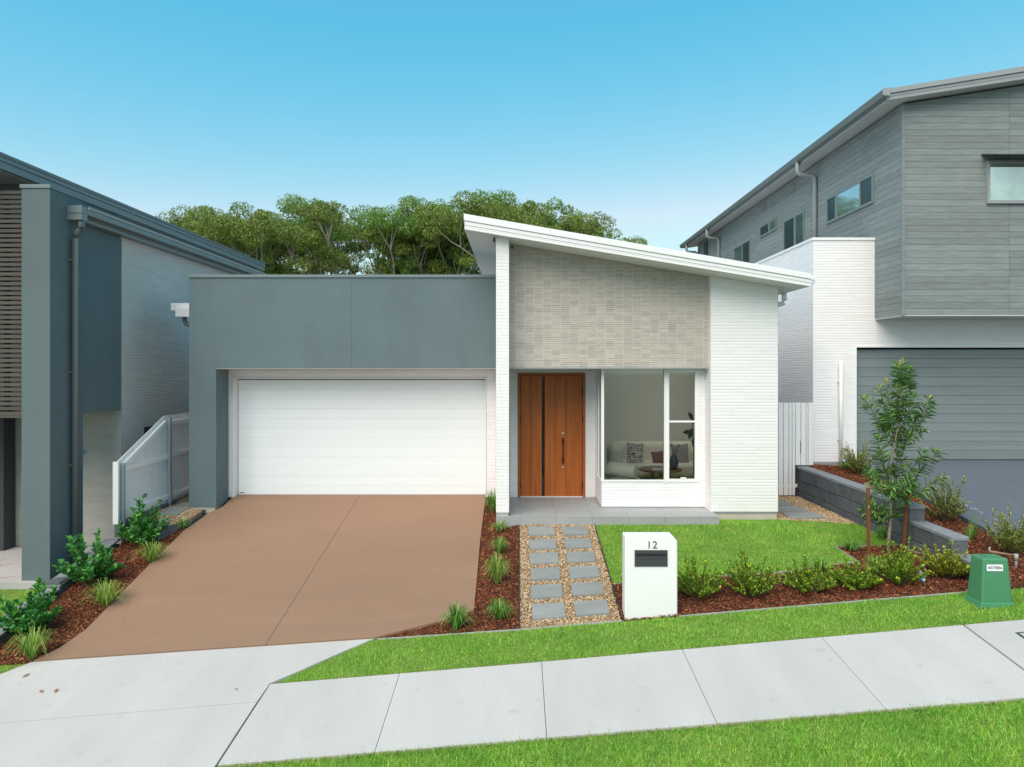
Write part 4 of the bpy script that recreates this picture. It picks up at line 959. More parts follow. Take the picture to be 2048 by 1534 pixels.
pl = np_.build('number_plate', M['plate'], ct)
me = text_mesh('407886', 0.050); me.transform(Matrix.Rotation(-tilt, 4, 'X'))
link('numeral', me, M['black'], (pxc, yf-0.0075, pzc), pl)

# service pit lid in the footpath
zl_ = tz(5.45, 6.95)
pit = thing('service_pit', (5.5, 6.95, zl_), 'rectangular service pit lid set in the footpath at the right edge', 'pit lid')
def flat(name, x0, x1, y0, y1, dz0, dz1, m):
    b = MB().box(x0, x1, y0, y1, 0, 1)
    b.v = [(v[0], v[1], tz(v[0], v[1])+(dz0 if v[2] == 0 else dz1)) for v in b.v]
    return b.build(name, m, pit)
flat('frame', 5.20, 5.86, 6.72, 7.14, 0.005, 0.0235, M['charcoal']); flat('lid', 5.225, 5.835, 6.745, 7.115, 0.0236, 0.0265, M['kerb'])

# irrigation fittings
def riser(px, py, name, label, h, arm):
    p = hit(px, py); t = thing(name, p, label, 'garden tap')
    MB().tube([(p.x, p.y, p.z-0.03), (p.x, p.y, p.z+h)], 0.017, 8).build('stand_pipe', M['pvc'], t, smooth=True)
    MB().tube([(p.x, p.y, p.z+h*0.62), (p.x, p.y, p.z+h+0.02)], 0.028, 10).build('tee', M['pvc'], t, smooth=True)
    MB().tube([(p.x-0.02, p.y, p.z+h), (p.x-arm, p.y+0.03, p.z+h+0.045)], 0.015, 8).build('elbow', M['brown_pipe'], t, smooth=True)
    MB().tube([(p.x-arm, p.y+0.03, p.z+h+0.03), (p.x-arm, p.y+0.03, p.z+h+0.10)], 0.012, 8).build('valve', M['pvc'], t, smooth=True)
riser(1849, 1142, 'irrigation_riser', 'grey irrigation pipe fitting beside the yellow-green shrub', 0.22, 0.20)
riser(2032, 1136, 'irrigation_riser', 'grey irrigation pipe fitting behind the green cabinet', 0.16, 0.32)
p = hit(1847, 1166); tp = thing('marker_pipe', p, 'short white and teal capped pipe in the mulch bed', 'pipe')
MB().lathe((p.x-0.012, p.y+0.05, p.z-0.02), [(0.026, 0), (0.026, 0.13), (0.022, 0.155), (0.010, 0.165)], 12).build('white_cap', M['pvc'], tp, smooth=True)
MB().lathe((p.x, p.y, p.z-0.02), [(0.021, 0), (0.021, 0.055), (0.021, 0.10), (0.021, 0.115)], 12).build('teal_pipe', M['teal'], tp, smooth=True)
MB().lathe((p.x, p.y, p.z+0.035), [(0.0225, 0), (0.0225, 0.022)], 12).build('white_band', M['plate'], tp)

# garden edging strips
def strip(pts, label, h=0.045, w_=0.009, m='kerb', dz=0.03):
    b = MB(); v0 = None
    L = []
    for (xa, ya), (xb, yb) in zip(pts, pts[1:]):
        n = max(1, int(math.hypot(xb-xa, yb-ya)/0.3))
        for i in range(n): L.append((xa+(xb-xa)*i/n, ya+(yb-ya)*i/n))
    L.append(pts[-1])
    for (xa, ya), (xb, yb) in zip(L, L[1:]):
        d = Vector((xb-xa, yb-ya)).normalized(); nx, ny = -d.y*w_/2, d.x*w_/2
        za, zb = tz(xa, ya)+dz, tz(xb, yb)+dz; n = len(b.v)
        b.v += [(xa-nx, ya-ny, za-h-.03), (xb-nx, yb-ny, zb-h-.03), (xb+nx, yb+ny, zb-h-.03), (xa+nx, ya+ny, za-h-.03), (xa-nx, ya-ny, za), (xb-nx, yb-ny, zb), (xb+nx, yb+ny, zb), (xa+nx, ya+ny, za)]
        for q in ((4, 5, 6, 7), (0, 1, 5, 4), (2, 3, 7, 6), (0, 3, 2, 1), (1, 2, 6, 5), (3, 0, 4, 7)): b.f.append(tuple(n+i for i in q))
    tag(b.build('garden_edging', M[m], None, recalc=False), label, 'edging', 'thin metal garden edging strips')
strip([(lx1+0.01, 8.262), (5.25, 8.262), (5.7, 8.262)], 'pale edging strip between the shrub bed and the verge grass', dz=0.012)
strip([(-1.70, 8.262), (0.02, 8.262), (1.26, 8.262)], 'pale edging strip along the front of the stepping stone path', dz=0.012)
strip([(1.27, 8.29), (1.275, 9.2), (1.272, 11.34)], 'dark edging strip between the gravel path and the lawn', m='charcoal', dz=0.02)
strip([(0.018, 8.29), (0.018, 11.34)], 'dark edging strip between the gravel path and the mulch', m='charcoal', dz=0.02)
strip([(1.29, 9.21), (b1.x, b1.y-.015), (b2.x, b2.y-.015), (b3.x+.015, b3.y-.015), (b4.x+.015, b4.y-.01), (5.68, b5.y-.015)], 'pale edging strip along the lawn behind the shrubs', dz=0.012)

# ================================================================== PLANTS
def leaf_arrays(c, d, n, L, W, fold=0.25, droop=0.15):
    """leaves: base points c, directions d, normals n (all Nx3), lengths, widths -> 4 vertices, 2 triangles each"""
    d = d/np.linalg.norm(d, axis=1)[:, None]
    s = np.cross(d, n); s /= np.linalg.norm(s, axis=1)[:, None]+1e-9; n = np.cross(s, d)
    L = np.broadcast_to(np.asarray(L), (len(c),))[:, None]; W = np.broadcast_to(np.asarray(W), (len(c),))[:, None]
    mid = c + d*L*0.55
    v = np.stack([c, mid+s*W*0.5+n*W*fold, c+d*L-n*L*droop, mid-s*W*0.5+n*W*fold], 1).reshape(-1, 3)
    k = np.arange(len(c))[:, None]*4
    f = np.concatenate([k+np.array([[0, 1, 2]]), k+np.array([[0, 2, 3]])], 1).reshape(-1, 3)
    return v, f
def unit(n, rng):
    a = rng.normal(size=(n, 3)); return a/np.linalg.norm(a, axis=1)[:, None]
def shrub(name, base, w, h, label, seed, mat, L=0.05, W=0.025, stems=26, per=34, group=None, upright=0.5, twig='twig', cat='shrub', dome=0.75):
    rng = np.random.default_rng(seed); base = Vector(base)
    t = thing(name, base, label, cat, group)
    tb = MB(); C = []; D = []
    for i in range(stems):
        a = rng.uniform(0, 2*np.pi); r = (w/2)*math.sqrt(rng.uniform(0.02, 1.0))
        hh = h*(1-dome*0.6*(2*r/w)**2)*rng.uniform(0.5, 1.12)*(0.85+0.25*math.sin(3*a+seed))
        tip = np.array([math.cos(a)*r, math.sin(a)*r, hh])
        mid = np.array([math.cos(a)*r*(0.75-0.35*upright), math.sin(a)*r*(0.75-0.35*upright), hh*0.5])
        b0 = np.array([math.cos(a)*0.02, math.sin(a)*0.02, -0.02])
        tb.tube([b0+np.array(base), mid+np.array(base), tip+np.array(base)], [0.006, 0.004, 0.0015], 4, cap=False)
        ts = rng.uniform(0.22, 1.0, per)**0.8
        P = ((1-ts)**2)[:, None]*b0 + (2*ts*(1-ts))[:, None]*mid + (ts**2)[:, None]*tip
        T = (2*(1-ts))[:, None]*(mid-b0) + (2*ts)[:, None]*(tip-mid); T /= np.linalg.norm(T, axis=1)[:, None]
        out = unit(per, rng); out[:, 2] = np.abs(out[:, 2])*0.6
        C.append(P + unit(per, rng)*0.25*L); D.append(T*0.55 + out*0.75)
    C = np.concatenate(C); D = np.concatenate(D)
    n = unit(len(C), rng)*0.5 + np.array([0, 0, 1.0])
    v, f = leaf_arrays(C, D, n, L*rng.uniform(0.65, 1.2, len(C)), W*rng.uniform(0.7, 1.2, len(C)))
    tb.build('stems', M[twig], t, recalc=False)
    tri_mesh('foliage', v+np.array(base), f, mat, t, org=tuple(base))
    return t
def tuft(base, w, h, label, seed, mat='tuft', blades=75, bw_=0.010, name='grass_tuft', group=None, lean=1.0):
    rng = np.random.default_rng(seed); base = Vector(base); V_ = []; F_ = []
    for i in range(blades):
        a = rng.uniform(0, 2*np.pi); r = (w/2)*math.sqrt(rng.uniform(0.06, 1.0))*lean; hh = h*rng.uniform(0.55, 1.05)*(1-0.35*(2*r/w)**2)
        ca, sa = math.cos(a), math.sin(a); r0 = rng.uniform(0, 0.025)
        pts = [(r0, 0), (r0+r*0.28, hh*0.55), (r0+r*0.65, hh*0.95), (r0+r*1.0, hh*(0.98-0.45*(2*r/w)**1.5))]
        ws = [bw_, bw_*0.9, bw_*0.6, 0.0008]; k = len(V_)
        for (q, z), ww in zip(pts, ws):
            for sgn in (-1, 1): V_.append((ca*q - sa*ww/2*sgn, sa*q + ca*ww/2*sgn, z))
        for q in range(3):
            b = k+2*q; F_ += [(b, b+1, b+3), (b, b+3, b+2)]
    o = tri_mesh(name, np.array(V_)+np.array(base), F_, M[mat], None, org=tuple(base), smooth=True)
    tag(o, label, 'grass tuft', group); return o
def ht(px, py): return hit(px, py)
def pxm(px, y): return px/FPX*y        # pixels to metres at a depth

# glossy shrubs along the left boundary
for i, (bx_, by_, wpx, hpx, lab) in enumerate(((287, 1090, 84, 92, 'glossy green shrub in front of the white paling fence'),
                                     (180, 1172, 104, 106, 'glossy green shrub by the slate column, middle of the left bed'),
                                     (62, 1268, 116, 108, 'large glossy shrub at the left edge, nearest the street'))):
    p = ht(bx_, by_); p.x = max(p.x, -6.50)
    shrub('glossy_shrub', p, pxm(wpx, p.y)*1.12, pxm(hpx, p.y)*1.02, lab, 20+i, M['leaf_gloss'], 0.080, 0.050, 40, 30, 'glossy shrubs in the left bed', 0.6)
TL = 'grass tufts in the mulch beds'
for i, (bx_, by_, wpx, hpx, m_, lab) in enumerate((
        (303, 1126, 66, 42, 'tuft_lime', 'lime grass tuft below the first shrub of the left bed'),
        (212, 1214, 84, 52, 'tuft_lime', 'lime grass tuft halfway down the left driveway edge'),
        (64, 1320, 86, 62, 'tuft_lime', 'lime grass tuft at the bottom left corner of the driveway'),
        (366, 1058, 40, 20, 'tuft', 'small dark grass tuft at the end of the left side path'),
        (985, 1026, 36, 44, 'tuft', 'tall grass tuft against the white pillar'),
        (1000, 1064, 42, 22, 'tuft_lime', 'low grass tuft in front of the porch corner'),
        (1000, 1108, 40, 34, 'tuft', 'dark grass tuft second below the porch in the narrow bed'),
        (994, 1168, 62, 58, 'tuft_lime', 'large bright grass tuft halfway along the stepping stones'),
        (1000, 1240, 58, 40, 'tuft', 'grass tuft beside the lowest stepping stones'),
        (912, 1260, 66, 50, 'tuft', 'thin grass tuft at the front right corner of the driveway'),
        (1642, 1146, 44, 30, 'tuft', 'dark grass tuft between the lawn and the shrub row'),
        (1703, 1102, 46, 20, 'tuft', 'small dark grass tuft at the corner of the tree bed'),
        (1752, 1152, 50, 42, 'tuft_lime', 'lime grass tuft at the foot of the sapling'),
        (1765, 1078, 40, 26, 'tuft', 'dark grass tuft against the block wall behind the sapling'),
        (1690, 940, 22, 20, 'tuft', 'small grey-green tuft under the white downpipe of the right house'))):
    p = ht(bx_, by_)
    if i < 4: p.x = max(-6.5, p.x)
    tuft(p, pxm(wpx, p.y)*1.35, pxm(hpx, p.y)*1.2, lab, 60+i, m_, 150 if wpx > 45 else 100, 0.010, group=TL)

# hedge-like shrubs in front of the lawn
for i, (bx_, by_, wpx, hpx, m_, lab) in enumerate((
        (1396, 1196, 96, 76, 'leaf_box', 'low green shrub just right of the letterbox'),
        (1500, 1192, 100, 82, 'leaf_box', 'tallest round green shrub, second from the letterbox'),
        (1612, 1184, 96, 62, 'leaf_box', 'low spreading green shrub, third from the letterbox'),
        (1708, 1176, 86, 56, 'leaf_box', 'low green shrub in front of the left tree stake'),
        (1800, 1170, 92, 86, 'leaf_box', 'tall green shrub in front of the sapling'),
        (1892, 1156, 88, 74, 'leaf_yellow', 'yellow-green shrub beside the green cabinet'))):
    p = ht(bx_, by_)
    shrub('hedge_shrub', p, pxm(wpx, p.y)*1.18, pxm(hpx, p.y)*1.05, lab, 90+i, M[m_], 0.038, 0.021, 64, 46, 'shrubs in front of the lawn', 0.35)
# neighbour's shrubs
for i, (bx_, by_, wpx, hpx, lab) in enumerate(((1716, 948, 66, 62, 'wispy olive shrub against the neighbouring garage wall'),
                                    (1890, 1044, 92, 92, 'olive shrub beside the dark driveway behind the block wall'),
                                    (2022, 1112, 92, 98, 'olive shrub at the right edge beyond the green cabinet'))):
    p = ht(bx_, by_)
    shrub('olive_shrub', p, pxm(wpx, p.y), pxm(hpx, p.y)*0.98, lab, 120+i, M['leaf_olive'], 0.036, 0.017, 62, 54, 'olive shrubs beside the dark driveway', 0.75, dome=0.4)
# society garlic: grassy tuft with lilac flower heads
p = ht(1942, 1082)
fl = thing('flowering_tuft', p, 'thin grassy tuft with lilac flower heads beside the dark driveway', 'flower')
V0 = tuft(p, 0.30, 0.30, 'x', 131, 'tuft', 60, 0.006, 'blades'); 
for k_ in ('label', 'category'):
    if k_ in V0: del V0[k_]
V0.parent = fl; V0.location = (0, 0, 0)
for k, (dx, hh) in enumerate(((-0.06, 0.50), (0.03, 0.46), (0.15, 0.40), (0.09, 0.44))):
    s = MB(); s.tube([(p.x, p.y, p.z), (p.x+dx*0.5, p.y, p.z+hh*0.6), (p.x+dx, p.y, p.z+hh)], 0.0035, 5); s.build('flower_stem', M['leaf_box'] if False else M['tuft'], fl)
    q = MB(); rr = random.Random(k)
    for j in range(9):
        c = Vector((p.x+dx+rr.uniform(-.025, .025), p.y+rr.uniform(-.02, .02), p.z+hh+rr.uniform(-.008, .02)))
        q.lathe(c, [(0.001, -0.006), (0.008, 0), (0.001, 0.006)], 5)
    q.build('flower_head', M['petal'], fl, recalc=False)
# bare red twigs at the left edge
p = Vector((-8.05, 10.25, -0.84))
b = MB(); rr = random.Random(8)
for j in range(16):
    a = rr.uniform(-0.4, math.pi*0.9); L = rr.uniform(0.25, 0.62); el = rr.uniform(0.1, 1.25)
    d = Vector((math.cos(a)*math.cos(el), -abs(math.sin(a))*0.3*math.cos(el), math.sin(el)))
    q0 = p+Vector((0, 0, rr.uniform(0.0, 0.35))); b.tube([q0, q0+d*L*0.5+Vector((0, 0, .03)), q0+d*L], [0.006, 0.004, 0.0015], 4)
b.tube([p-Vector((0, 0, .05)), p+Vector((0.01, 0, 0.4))], [0.012, 0.006], 5)
tag(b.build('twiggy_plant', M['red_twig'], recalc=False), 'bare reddish twiggy plant at the left edge beside the slate column', 'plant')

# staked sapling: whorls of narrow leaves on drawn-out shoots, pale young tips
SB = ht(1775, 1108); SY = SB.y
def sp_(px, py, dy=0.0): q = at(px, py, SY); q.y += dy; return q
sap = thing('sapling', SB, 'staked banksia sapling with pale new tips in the tree bed', 'tree')
tr = [SB-Vector((0, 0, .05)), sp_(1779, 1060), sp_(1781, 1030), sp_(1783, 985, .02), sp_(1781, 945, .03), sp_(1788, 900, .02), sp_(1792, 870), sp_(1797, 835, -.02), sp_(1803, 800), sp_(1808, 765)]
tk = MB().tube(tr, [0.026, 0.022, 0.020, 0.017, 0.015, 0.013, 0.012, 0.011, 0.009, 0.006], 8).build('trunk', M['bark'], sap, smooth=True, recalc=False)
SH = [ ((1800, 850), (1786, 778), -.12), ((1803, 830), (1826, 768), .14), ((1797, 865), (1816, 796), -.14), ((1790, 900), (1768, 858), .14), ((1790, 905), (1812, 868), .16), # start, end pixel, depth offset of the tip
    ((1806, 790), (1804, 728), 0), ((1806, 785), (1826, 740), .08), ((1800, 790), (1791, 736), -.08),
    ((1793, 880), (1776, 768), .05), ((1790, 885), (1752, 778), -.10), ((1788, 880), (1738, 800), .12), ((1788, 870), (1765, 830), -.15),
    ((1794, 880), (1842, 838), .1), ((1840, 850), (1869, 800), .1), ((1796, 875), (1828, 860), -.2), ((1795, 850), (1806, 812), .15),
    ((1783, 1000), (1748, 942), .15), ((1783, 985), (1752, 880), -.05), ((1783, 970), (1772, 915), .2), ((1785, 990), (1806, 880), .1),
    ((1786, 985), (1824, 885), .15), ((1790, 980), (1838, 905), -.1), ((1800, 985), (1878, 905), .05), ((1800, 995), (1876, 955), -.1),
    ((1782, 1000), (1730, 950), -.15), ((1784, 1000), (1800, 960), -.25), ((1784, 1005), (1822, 975), -.28), ((1784, 1000), (1760, 965), -.30), ((1784, 1000), (1838, 965), .2),
    ((1781, 1045), (1758, 1015), -.1), ((1779, 1050), (1728, 1000), -.12), ((1779, 1052), (1736, 1025), .1), ((1783, 1050), (1802, 1000), .12)]
tb = MB(); C = []; D = []; TC = []; TD = []
rng = np.random.default_rng(77)
for (a, b_, dy) in SH:
    A, B = sp_(*a), sp_(*b_, dy); mid = (A+B)/2 + Vector((0, 0, -0.02))
    tb.tube([A, mid, B], [0.007, 0.005, 0.003], 5, cap=False)
    ln = (B-A).length; n = int(60*min(1.0, ln/0.45))+12
    ts = rng.uniform(0.22, 1.0, n); P = ((1-ts)**2)[:, None]*np.array(A)+(2*ts*(1-ts))[:, None]*np.array(mid)+(ts**2)[:, None]*np.array(B)
    ax = np.array((B-A).normalized()); o_ = unit(n, rng); o_ -= (o_@ax)[:, None]*ax; o_ /= np.linalg.norm(o_, axis=1)[:, None]
    C.append(P); D.append(o_*1.1 + ax*0.55)
    m = 12; o_ = unit(m, rng); TC.append(np.repeat(np.array([B]), m, 0)); TD.append(o_*0.55 + ax*1.0)
C = np.concatenate(C); D = np.concatenate(D)
v, f = leaf_arrays(C, D, unit(len(C), rng)*0.4+np.array([0, 0, 1.]), rng.uniform(0.11, 0.18, len(C)), rng.uniform(0.017, 0.025, len(C)), 0.2, 0.12)
tb.build('branches', M['twig'], sap, recalc=False)
tri_mesh('foliage', v, f, M['leaf_banksia'], sap, org=tuple(SB))
pale = [5, 6, 7, 8, 9, 13, 22, 23, 20, 10]
TCp = np.concatenate([TC[i] for i in pale]); TDp = np.concatenate([TD[i] for i in pale])
v, f = leaf_arrays(TCp, TDp, unit(len(TCp), rng)*0.4+np.array([0, 0, 1.]), rng.uniform(0.06, 0.11, len(TCp)), 0.020, 0.2, 0.0)
tri_mesh('young_tips', v, f, M['leaf_tip'], sap, org=tuple(SB))['kind'] = 'stuff'
rest_ = [i for i in range(len(TC)) if i not in pale]
TCp = np.concatenate([TC[i] for i in rest_]); TDp = np.concatenate([TD[i] for i in rest_])
v, f = leaf_arrays(TCp, TDp, unit(len(TCp), rng)*0.4+np.array([0, 0, 1.]), rng.uniform(0.07, 0.12, len(TCp)), 0.022, 0.2, 0.05)
tri_mesh('shoot_leaves', v, f, M['leaf_banksia'], sap, org=tuple(SB))
for (bx_, by_, tx_, ty_, lab) in ((1738, 1116, 1736, 976, 'brown hardwood stake left of the sapling'), (1806, 1100, 1814, 985, 'brown hardwood stake right of the sapling')):
    g = ht(bx_, by_); T = at(tx_, ty_, g.y)
    d = 0.019; m_ = MB(); n = 0
    m_.v = [(g.x-d, g.y-d, g.z-.1), (g.x+d, g.y-d, g.z-.1), (g.x+d, g.y+d, g.z-.1), (g.x-d, g.y+d, g.z-.1), (T.x-d, T.y-d, T.z), (T.x+d, T.y-d, T.z), (T.x+d, T.y+d, T.z), (T.x-d, T.y+d, T.z)]
    m_.f = [(0, 3, 2, 1), (4, 5, 6, 7), (0, 1, 5, 4), (1, 2, 6, 5), (2, 3, 7, 6), (3, 0, 4, 7)]
    tag(m_.build('tree_stake', M['stake'], bevel=0.003, bseg=1), lab, 'stake', 'stakes of the sapling')
g = ht(1738, 1116); a_ = at(1729, 969, g.y-.02); b_ = at(1776, 983, SY-.02)
tag(MB().prism([(0, 0), (0, 1), (1, 1), (1, 0)], 'x', 0, 1) and (lambda m_: (setattr(m_, 'v', [(a_.x, a_.y, a_.z-.03), (b_.x, b_.y, b_.z-.03), (b_.x, b_.y+.004, b_.z-.03), (a_.x, a_.y+.004, a_.z-.03), (a_.x, a_.y, a_.z+.03), (b_.x, b_.y, b_.z+.03), (b_.x, b_.y+.004, b_.z+.03), (a_.x, a_.y+.004, a_.z+.03)]), setattr(m_, 'f', [(0, 3, 2, 1), (4, 5, 6, 7), (0, 1, 5, 4), (1, 2, 6, 5), (2, 3, 7, 6), (3, 0, 4, 7)]), m_)[2])(MB()).build('tree_tie', M['strap']), 'pale hessian tie between the left stake and the sapling', 'tie')

# ------------------------------------------------------------------ gum trees behind the houses
def gum_variant(seed, mat, H=13.0, spread=3.4):
    rng = np.random.default_rng(seed); rr = random.Random(seed)
    tb = MB(); ends = []
    def grow(p, d, L, r, depth):
        n = 3; pts = [p]; q = p; dd = d.copy()
        for i in range(n):
            dd = (dd + Vector((rr.uniform(-.18, .18), rr.uniform(-.18, .18), rr.uniform(-.02, .14)))).normalized(); q = q + dd*(L/n); pts.append(q)
        r2 = r*0.62
        tb.tube(pts, [r, r*0.87, r*0.74, r2], 6 if depth < 2 else 4, cap=False)
        if depth >= 3 or L < 0.9: ends.append((q, depth)); return
        k = rr.choice((2, 3, 3)) if depth else rr.choice((3, 4))
        if depth == 2: ends.append((pts[2], depth))
        a0 = rr.uniform(0, 6.28)
        for i in range(k):
            a = a0 + i*6.28/k + rr.uniform(-.5, .5); sp = rr.uniform(0.35, 0.75)*(1 if depth else 0.8)
            nd = (dd*1.0 + Vector((math.cos(a)*sp, math.sin(a)*sp, rr.uniform(-0.05, .25)))).normalized()
            grow(q, nd, L*rr.uniform(0.62, 0.82), r2*0.85, depth+1)
    grow(Vector((0, 0, 0)), Vector((0, 0, 1)), H*0.33, H*0.018, 0)
    C = []; D = []
    for q, dp in ends:
        R = rr.uniform(0.5, 0.9)*(1.0 if dp >= 3 else 0.7)
        for s_ in range(rr.choice((2, 3))):
            c0 = np.array(q) + rng.normal(0, 0.45, 3)*np.array([1, 1, 0.6])
            n = int(380*R)
            u = unit(n, rng); rad = R*rng.uniform(0.35, 1.0, n)**0.5*rng.uniform(0.6, 1.0)
            P = c0 + u*rad[:, None]*np.array([1.0, 1.0, 0.60])
            C.append(P); D.append(u*0.6 + unit(n, rng)*0.7 + np.array([0, 0, -0.25]))
    C = np.concatenate(C); D = np.concatenate(D)
    zmax = C[:, 2].max(); s = H/zmax
    N = unit(len(C), rng)*0.6 + np.array([0, 0, 1.])
    v, f = leaf_arrays(C*s, D, N, rng.uniform(0.11, 0.21, len(C)), rng.uniform(0.05, 0.09, len(C)), 0.15, 0.1)
    tb.v = [tuple(np.array(q)*s) for q in tb.v]
    return tb, v, f
GV = []
for k in range(6):
    tb, v, f = gum_variant(200+k, None)
    t = thing('gum_tree', (0, 0, 0), 'x', 'tree', 'gum trees behind the houses')
    tb.build('trunk', M['gum_bark'], t, recalc=False, org=(0, 0, 0))
    tri_mesh('crown', v, f, M['leaf_gum'] if k % 2 == 0 else M['leaf_gum2'], t)
    GV.append(t)
GT_ = [ # px, top y, distance, turn, variant, label
    (352, 424, 50, 0.3, 0, 'leftmost gum tree, rising above the slate roof'),
    (432, 412, 46, 1.9, 1, 'thin-crowned gum tree, second from the left'),
    (500, 418, 53, 4.0, 2, 'olive gum tree, third from the left above the slate roof end'),
    (574, 420, 45, 2.4, 3, 'rounded gum tree left of the parapet middle'),
    (650, 408, 51, 5.2, 4, 'gum tree above the middle of the grey parapet, left of two'),
    (716, 402, 46, 0.9, 5, 'gum tree above the joint of the grey parapet'),
    (776, 404, 49, 3.3, 0, 'bright gum tree right of the parapet joint'),
    (700, 406, 50, 0.7, 3, 'gum tree behind the parapet joint, half hidden by its neighbours'),
    (738, 404, 48, 4.9, 2, 'gum tree just right of the parapet joint, in the middle of the row'),
    (540, 440, 57, 2.0, 5, 'far gum tree low left of the parapet middle'),
    (400, 450, 55, 4.4, 2, 'far gum tree peeping over the slate roof'),
    (846, 384, 47, 5.9, 2, 'tallest gum tree, above the right part of the parapet'),
    (930, 396, 50, 1.2, 1, 'gum tree behind the high end of the white roof'),
    (1010, 402, 46, 2.8, 3, 'gum tree behind the white roof, left of the densest crown'),
    (1060, 394, 52, 4.6, 4, 'dense gum tree behind the middle of the white roof'),
    (1100, 396, 47, 0.1, 5, 'gum tree behind the white roof, right of the densest crown'),
    (1125, 414, 50, 3.7, 1, 'small gum tree near the right end of the row'),
    (1150, 452, 46, 5.1, 3, 'rightmost low gum tree fading above the white roof'),
    (620, 455, 60, 1.1, 5, 'far gum tree filling the gap left of the parapet middle'),
    (880, 440, 60, 2.2, 4, 'far gum tree filling the gap left of the white roof'),
    (470, 468, 60, 0.6, 1, 'far gum tree low behind the slate roof'),
    (770, 450, 58, 3.9, 3, 'far gum tree low right of the parapet joint'),
    (1120, 440, 60, 5.5, 0, 'far gum tree low behind the white roof')]
used = set()
for px_, py_, Y, turn, k, lab in GT_:
    z = wz(py_, Y)
    t = GV[k] if k not in used else copy_tree(GV[k]); used.add(k)
    t.location = (wx(px_, Y), Y, -0.1); sc = z/13.0; t.scale = (sc*1.0, sc*1.0, sc); t.rotation_euler = (0, 0, turn); t['label'] = lab

# ------------------------------------------------------------------ furniture seen through the window
def rbox(x0, x1, y0, y1, z0, z1, bev, seg=4): return MB().box(x0, x1, y0, y1, z0, z1), bev, seg
sf = thing('sofa', (3.05, 15.5, 0), 'cream curved sofa seen through the window', 'sofa')
def soft(t, name, m, b, bev, seg=5): return b.build(name, M[m], t, bevel=bev, bseg=seg, smooth=True)
soft(sf, 'seat', 'cream', MB().box(2.22, 4.0, 14.75, 15.55, 0.12, 0.40), 0.09)
soft(sf, 'backrest', 'cream', MB().box(2.10, 4.05, 15.50, 15.85, 0.10, 0.80), 0.13)
soft(sf, 'armrest', 'cream', MB().box(2.02, 2.32, 14.95, 15.70, 0.10, 0.76), 0.14)
soft(sf, 'armrest', 'cream', MB().box(3.88, 4.15, 14.95, 15.70, 0.10, 0.70), 0.13)
def cushion(px0, px1, py0, py1, Y, m, label, rot=0.0):
    c = at((px0+px1)/2, (py0+py1)/2, Y); w_ = (px1-px0)/FPX*Y; h_ = (py1-py0)/FPX*Y
    n = 10; b = MB()
    for side in (-1, 1):
        k = len(b.v)
        for j in range(n+1):
            for i in range(n+1):
                u, v_ = i/n*2-1, j/n*2-1
                pin = 1-0.10*(1-abs(u)**2)*abs(v_)**2-0.0; pin2 = 1-0.10*(1-abs(v_)**2)*abs(u)**2
                th = 0.075*max(0, (1-u**4)*(1-v_**4))**0.6
                X, Z = u*w_/2*pin2, v_*h_/2*pin
                X, Z = X*math.cos(rot)-Z*math.sin(rot), X*math.sin(rot)+Z*math.cos(rot)
                b.v.append((c.x+X, c.y+side*th+(Z*0.25), c.z+Z))
        for j in range(n):
            for i in range(n):
                q = k+j*(n+1)+i; b.f.append((q, q+1, q+n+2, q+n+1) if side < 0 else (q, q+n+1, q+n+2, q+1))
    tag(b.build('cushion', M[m], smooth=True, recalc=False), label, 'cushion', 'cushions on the sofa')
cushion(1253, 1287, 886, 930, 15.05, 'maze', 'cream cushion with dark maze pattern on the sofa', -0.06)
cushion(1303, 1334, 902, 930, 15.0, 'cushion_red', 'rust brown cushion in the middle of the sofa', 0.12)
cushion(1342, 1378, 888, 932, 15.1, 'cushion_grey', 'mauve grey cushion at the right end of the sofa', 0.05)
ac = thing('armchair', (2.0, 12.75, 0), 'pale armchair with bolster back right behind the window', 'chair')
b = MB().tube([(1.70, 12.78, 0.600), (1.93, 12.62, 0.590), (2.16, 12.47, 0.578)], [0.135, 0.138, 0.135], 24); b.build('bolster', M['cream'], ac, bevel=0.03, bseg=3, smooth=True)
soft(ac, 'seat', 'cream', MB().box(1.80, 2.45, 12.95, 13.6, 0.10, 0.32), 0.08)
tb_ = thing('coffee_table', (2.9, 13.9, 0), 'round walnut coffee table in the living room', 'table')
tc = (2.93, 14.05)
MB().lathe((tc[0], tc[1], 0.375), [(0.42, 0), (0.44, 0.01), (0.44, 0.028), (0.42, 0.035)], 36).build('tabletop', M['table_wood'], tb_)
for k in range(3):
    a = k*2.09+0.4; MB().tube([(tc[0]+0.16*math.cos(a), tc[1]+0.16*math.sin(a), 0.375), (tc[0]+0.24*math.cos(a), tc[1]+0.24*math.sin(a), 0.0)], [0.05, 0.04], 10).build('leg', M['table_wood'], tb_, smooth=True)
bk = MB().box(2.72, 3.02, 13.78, 13.98, 0.411, 0.432).build('book', M['book']); tag(bk, 'lower white book stacked on the coffee table', 'book', 'books on the coffee table')
bk = MB().box(2.73, 3.00, 13.79, 13.97, 0.433, 0.455).build('book', M['book']); tag(bk, 'upper white book stacked on the coffee table', 'book', 'books on the coffee table')
bd = MB()
for k in range(16): a = k*0.39; bd.lathe((2.85+0.09*math.cos(a), 13.88+0.05*math.sin(a), 0.468), [(0.004, -0.012), (0.013, 0), (0.004, 0.012)], 7)
tag(bd.build('bead_string', M['strap'], recalc=False), 'string of wooden beads lying on the books', 'beads')
vs = thing('vase', (3.30, 14.1, 0.41), 'dark vase with dried stems on the coffee table', 'vase')
MB().lathe((3.22, 14.1, 0.411), [(0.05, 0), (0.085, 0.05), (0.09, 0.16), (0.06, 0.25), (0.045, 0.27), (0.05, 0.29)], 20).build('body', M['vase'], vs, smooth=True)
b = MB(); rr = random.Random(4)
